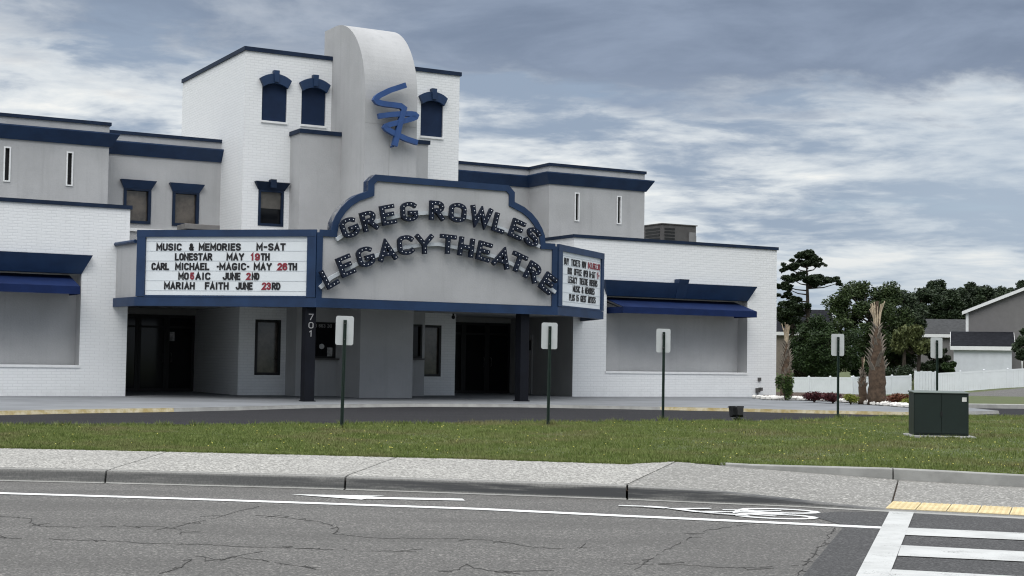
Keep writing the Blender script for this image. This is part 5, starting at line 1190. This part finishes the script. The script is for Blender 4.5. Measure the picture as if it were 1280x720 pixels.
HS = {'gl': (39.372, 4.133), 'gr': (44.78, 8.512), 'ga0': (37.069, 2.862), 'ga1': (41.694, 2.864), 'gaR': (37.828, 4.197), 'l0': (23.865, 4.435), 'l1': (30.469, 4.611), 'lR': (27.685, 6.343), 'm0': (40.623, 4.59), 'm1': (45.977, 4.67), 'mR': (43.916, 6.013), 's0': (35.14, 2.145), 's1': (37.228, 2.176), 'sR': (36.182, 2.756)}
g0 = -.55
gh = gable_house('grey_house', 'tall grey-sided house with a white raked fascia behind the white garage', HS['gl'][0], 128, -19, 16.0, 12, HS['gl'][1]-g0+2.1, HS['gl'][1]-g0+5.4, SIDING, SHINGLE, g0, axis='y')
ga = gable_house('white_garage', 'low white garage with a dark shingle roof behind the fence', HS['ga0'][0], 124, -17, HS['ga1'][0]-HS['ga0'][0], 7.2, HS['ga0'][1]-g0+.25, HS['gaR'][1]-g0+.1, SIDINGW, SHINGLE, g0, axis='x', over=.25)
b = MB(); xx = HS['ga1'][0]-HS['ga0'][0]+.9; b.tube([(xx-.6, -.1, HS['ga0'][1]-g0-.1), (xx-.1, -.1, HS['ga0'][1]-g0-.7), (xx-.1, -.1, .6)], .09, 8); b.build('downspout', TRIMW, ga)
gable_house('dark_roofed_house', 'house with a wide dark slate roof and pale eave behind the brick wing', HS['l0'][0]-5, 142, -8, HS['l1'][0]-HS['l0'][0]+5, 9, HS['l0'][1]+.9+.1, HS['lR'][1]+.9+.3, mat('tan_siding', (.22, .19, .16), .7), SHINGLE, -.9, axis='x')
gable_house('grey_roofed_house', 'distant house with a mid grey roof seen above the garage', HS['m0'][0], 150, 0, HS['m1'][0]-HS['m0'][0]+2, 9, HS['m0'][1]+.6, HS['mR'][1]+.7, SIDING, SHINGLE2, -.5, axis='x')
gable_house('white_cottage', 'small white cottage glimpsed below the oak, right of the big palm', HS['s0'][0], 138, 0, HS['s1'][0]-HS['s0'][0], 5, HS['s0'][1]+.75, HS['sR'][1]+.75+.5, SIDINGW, SHINGLE2, -.6, wins=[(.4, .8, 1.0, 1.7), (1.1, 1.5, 1.0, 1.7)], axis='y', over=.2)

# ------------------------------------------------------------------ trees
def tree(name, label, x, y, z0, blobs, n, size, m, trunk_r, trunk_h, seed, group=None, limbs=True, droop=0.0, cat='tree', trunks=1):
    rng = np.random.default_rng(seed); t = thing(name, label, cat, (x, y, z0), 0, group)
    V, F = leaf_cloud(blobs, n, size, rng, droop); np_mesh('crown', V, F, m, t)
    b = MB(); rr = random.Random(seed)
    for k in range(trunks):
        ox = (k-(trunks-1)/2)*trunk_r*6
        b.tube([(ox, 0, -.3), (ox+rr.gauss(0, .05), rr.gauss(0, .05), trunk_h*.5), (ox+rr.gauss(0, .08), rr.gauss(0, .1), trunk_h)], [trunk_r*1.15, trunk_r*.85, trunk_r*.5], 8)
    if limbs:
        for c, r_ in blobs[:26]:
            zs = min(trunk_h*.95, max(trunk_h*.35, c[2]-abs(c[0])*.55)); b.tube([(0, 0, zs), (c[0]*.5, c[1]*.5, zs+(c[2]-zs)*.62), (c[0]*.92, c[1]*.92, c[2]-r_[2]*.1)], [trunk_r*.42, trunk_r*.26, trunk_r*.1], 5)
    b.build('trunk', BARK, t); return t
def blob_crown(W, H, zc_, n, seed, k=.34, flat_=.8, depth=None):
    rr = random.Random(seed); out_ = []
    for _ in range(n):
        while True:
            a, c, d = rr.uniform(-1, 1), rr.uniform(-1, 1), rr.uniform(-1, 1)
            if .15 < a*a+c*c+d*d < 1: break
        s_ = rr.uniform(.6, 1.25)*k
        out_.append(((a*W*.85, c*(depth or W)*.85, zc_+d*H*.85), (W*s_, W*s_, W*s_*flat_)))
    return out_
# tall pine standing over the dark roof: flat layered plates
def pine():
    Y_ = 132.0; sc = Y_/1849.0
    def w3(px_, py_): return ((px_-1010.5)*sc, (456-py_)*sc+EYE+.7)
    L = [(1008, 320, 11, 4.5), (1000, 323, 7, 4), (1016, 324, 8, 3.5), (1010, 331, 12, 3), (990, 333, 9, 4.5), (982, 336, 5, 3), (1022, 332, 6, 3), (1000, 329, 8, 3),
         (1008, 349, 14, 4), (990, 350, 10, 4), (978, 357, 7, 3.5), (1026, 351, 10, 3.5), (1040, 352, 8, 3.5), (1018, 354, 8, 3), (984, 362, 6, 3), (996, 344, 6, 3), (1047, 354, 4, 2.4),
         (979, 371, 6, 3), (990, 374, 7, 3.5), (998, 375, 5, 2.4), (985, 381, 8, 4), (996, 384, 9, 5), (1005, 388, 9, 5), (988, 390, 12, 5)]
    rr = random.Random(2); bl = []
    for px_, py_, rx, rz in L:
        a, z = w3(px_, py_)
        for _ in range(7): k_ = rr.uniform(.3, .6); bl.append(((a+rr.gauss(0, rx*.6)*sc, rr.gauss(0, rx*.9)*sc, z+rr.gauss(0, rz*.5)*sc), (rx*sc*k_*1.12, rx*sc*k_*1.12, rz*sc*k_*1.5)))
    rng = np.random.default_rng(4); t = thing('pine_tree', 'tall thin pine with flat layered branches standing over the dark roof', 'pine tree', (26.518, Y_, -.7))
    V, F = leaf_cloud(bl, 34000, .24, rng); np_mesh('crown', V, F, PINE, t)
    b = MB(); b.tube([(0, 0, -.2), (0, 0, 5), (-.1, 0, 8), (-.2, 0, 11.2)], [.24, .2, .15, .06], 8)
    for px_, py_, rx, rz in L:
        a, z = w3(px_, py_); zs = z-.5 if abs(a) > .5 else z-.1; b.tube([(-.05, 0, zs), (a*.5, 0, zs+.1), (a, 0, z)], [.075, .05, .025], 5)
    b.build('trunk', BARK, t)
pine()
def px_tree(name, label, px_, ytop, ybot, hw, Y_, n, size, m, seed, nb=26, k=.34, group=None, z0=-.7, droop=0.0, trunks=1, flat_=.8, tr=.22, cat='tree'):
    sc = Y_/1849.0; hor = 450+.015*(px_-640); zt_, zb_ = (hor-ytop)*sc+EYE-z0, (hor-ybot)*sc+EYE-z0; W = hw*sc; H = (zt_-zb_)/2
    x = (px_-640)*sc
    bl = blob_crown(W, H, (zt_+zb_)/2, nb, seed, k, flat_)
    return tree(name, label, x, Y_, z0, bl, n, size, m, tr, (zt_+zb_)/2+H*.2, seed, group, True, droop, cat, trunks)
px_tree('oak_tree', 'broad mid green oak with sky showing through, right of the pine', 1086, 340, 474, 58, 128, 36000, .24, OAK, 11, 80, .21)
px_tree('oak_tree', 'darker oak merging behind the right side of the broad oak', 1128, 355, 474, 40, 133, 24000, .25, FAR, 12, 50, .26)
px_tree('evergreen_tree', 'dense dark round evergreen behind the fence, left of the big palm', 1036, 393, 482, 48, 119, 34000, .19, EVER, 13, 54, .28)
px_tree('evergreen_tree', 'low dark evergreen at the foot of the pine', 992, 380, 420, 18, 136, 3500, .3, PINE, 14, 14, .4)
px_tree('drooping_palm', 'olive green drooping palm between the big palm and the garage', 1140, 404, 452, 24, 122, 9000, .34, OLIVE, 15, 20, .36, droop=1.3, trunks=2, tr=.2, flat_=.9)
px_tree('bushy_tree', 'dark bushy tree at the right edge of the photo beside the garage', 1284, 398, 452, 20, 112, 7000, .24, FAR, 16, 22, .36)
ROW = [(1150, 356, 22, 178), (1172, 352, 18, 184), (1192, 356, 20, 176), (1214, 350, 17, 186), (1234, 352, 19, 178), (1256, 357, 20, 182), (1274, 351, 17, 188), (1298, 355, 24, 180)]
LB = ['first dark far tree, nearest the oak, in the row behind the houses', 'second far tree from the oak, with a high dark crown', 'third far tree from the oak, over the grey roof', 'tall far tree just left of the raked white fascia', 'far tree over the upper part of the raked white fascia', 'far tree right of the fascia, lower and wider crown', 'far tree with a narrow top above the grey gable', 'far tree at the right edge of the photo']
for i, (a, yt, hw, Y_) in enumerate(ROW):
    px_tree('far_tree', LB[i], a, yt-7, 434, hw*1.4, Y_, 17000, .33, FAR, 30+i, 46, .28, group='far trees behind the houses', z0=-.6)
px_tree('hedge_shrub', 'dark hedge behind the shaded fence run, right of the palms', 1122, 460, 478, 22, 121, 3500, .2, FAR, 51, 16, .4, cat='shrub', tr=.08)
px_tree('hedge_shrub', 'black green hedge behind the picket gate', 1160, 452, 474, 12, 122, 3000, .18, PINE, 52, 12, .45, cat='shrub', tr=.08)
px_tree('hedge_shrub', 'small spiky shrub against the left end of the garage', 1186, 448, 472, 8, 121, 1200, .3, EVER, 53, 8, .5, cat='shrub', tr=.08)
px_tree('hedge_shrub', 'brownish hedge behind the left fence run, next to the brick corner', 1000, 452, 480, 18, 121, 3000, .2, leaf_mat('brown_hedge', (.04, .04, .025), (.08, .075, .05)), 54, 12, .45, cat='shrub', tr=.08)
px_tree('hedge_shrub', 'dark bush behind the big palm where two fence runs meet', 1074, 436, 476, 15, 120, 5000, .2, EVER, 55, 18, .4, cat='shrub', tr=.08)
px_tree('bushy_tree', 'loose dark green tree between the drooping palm and the white garage', 1172, 421, 472, 17, 134, 7000, .22, FAR, 56, 26, .3, tr=.12)
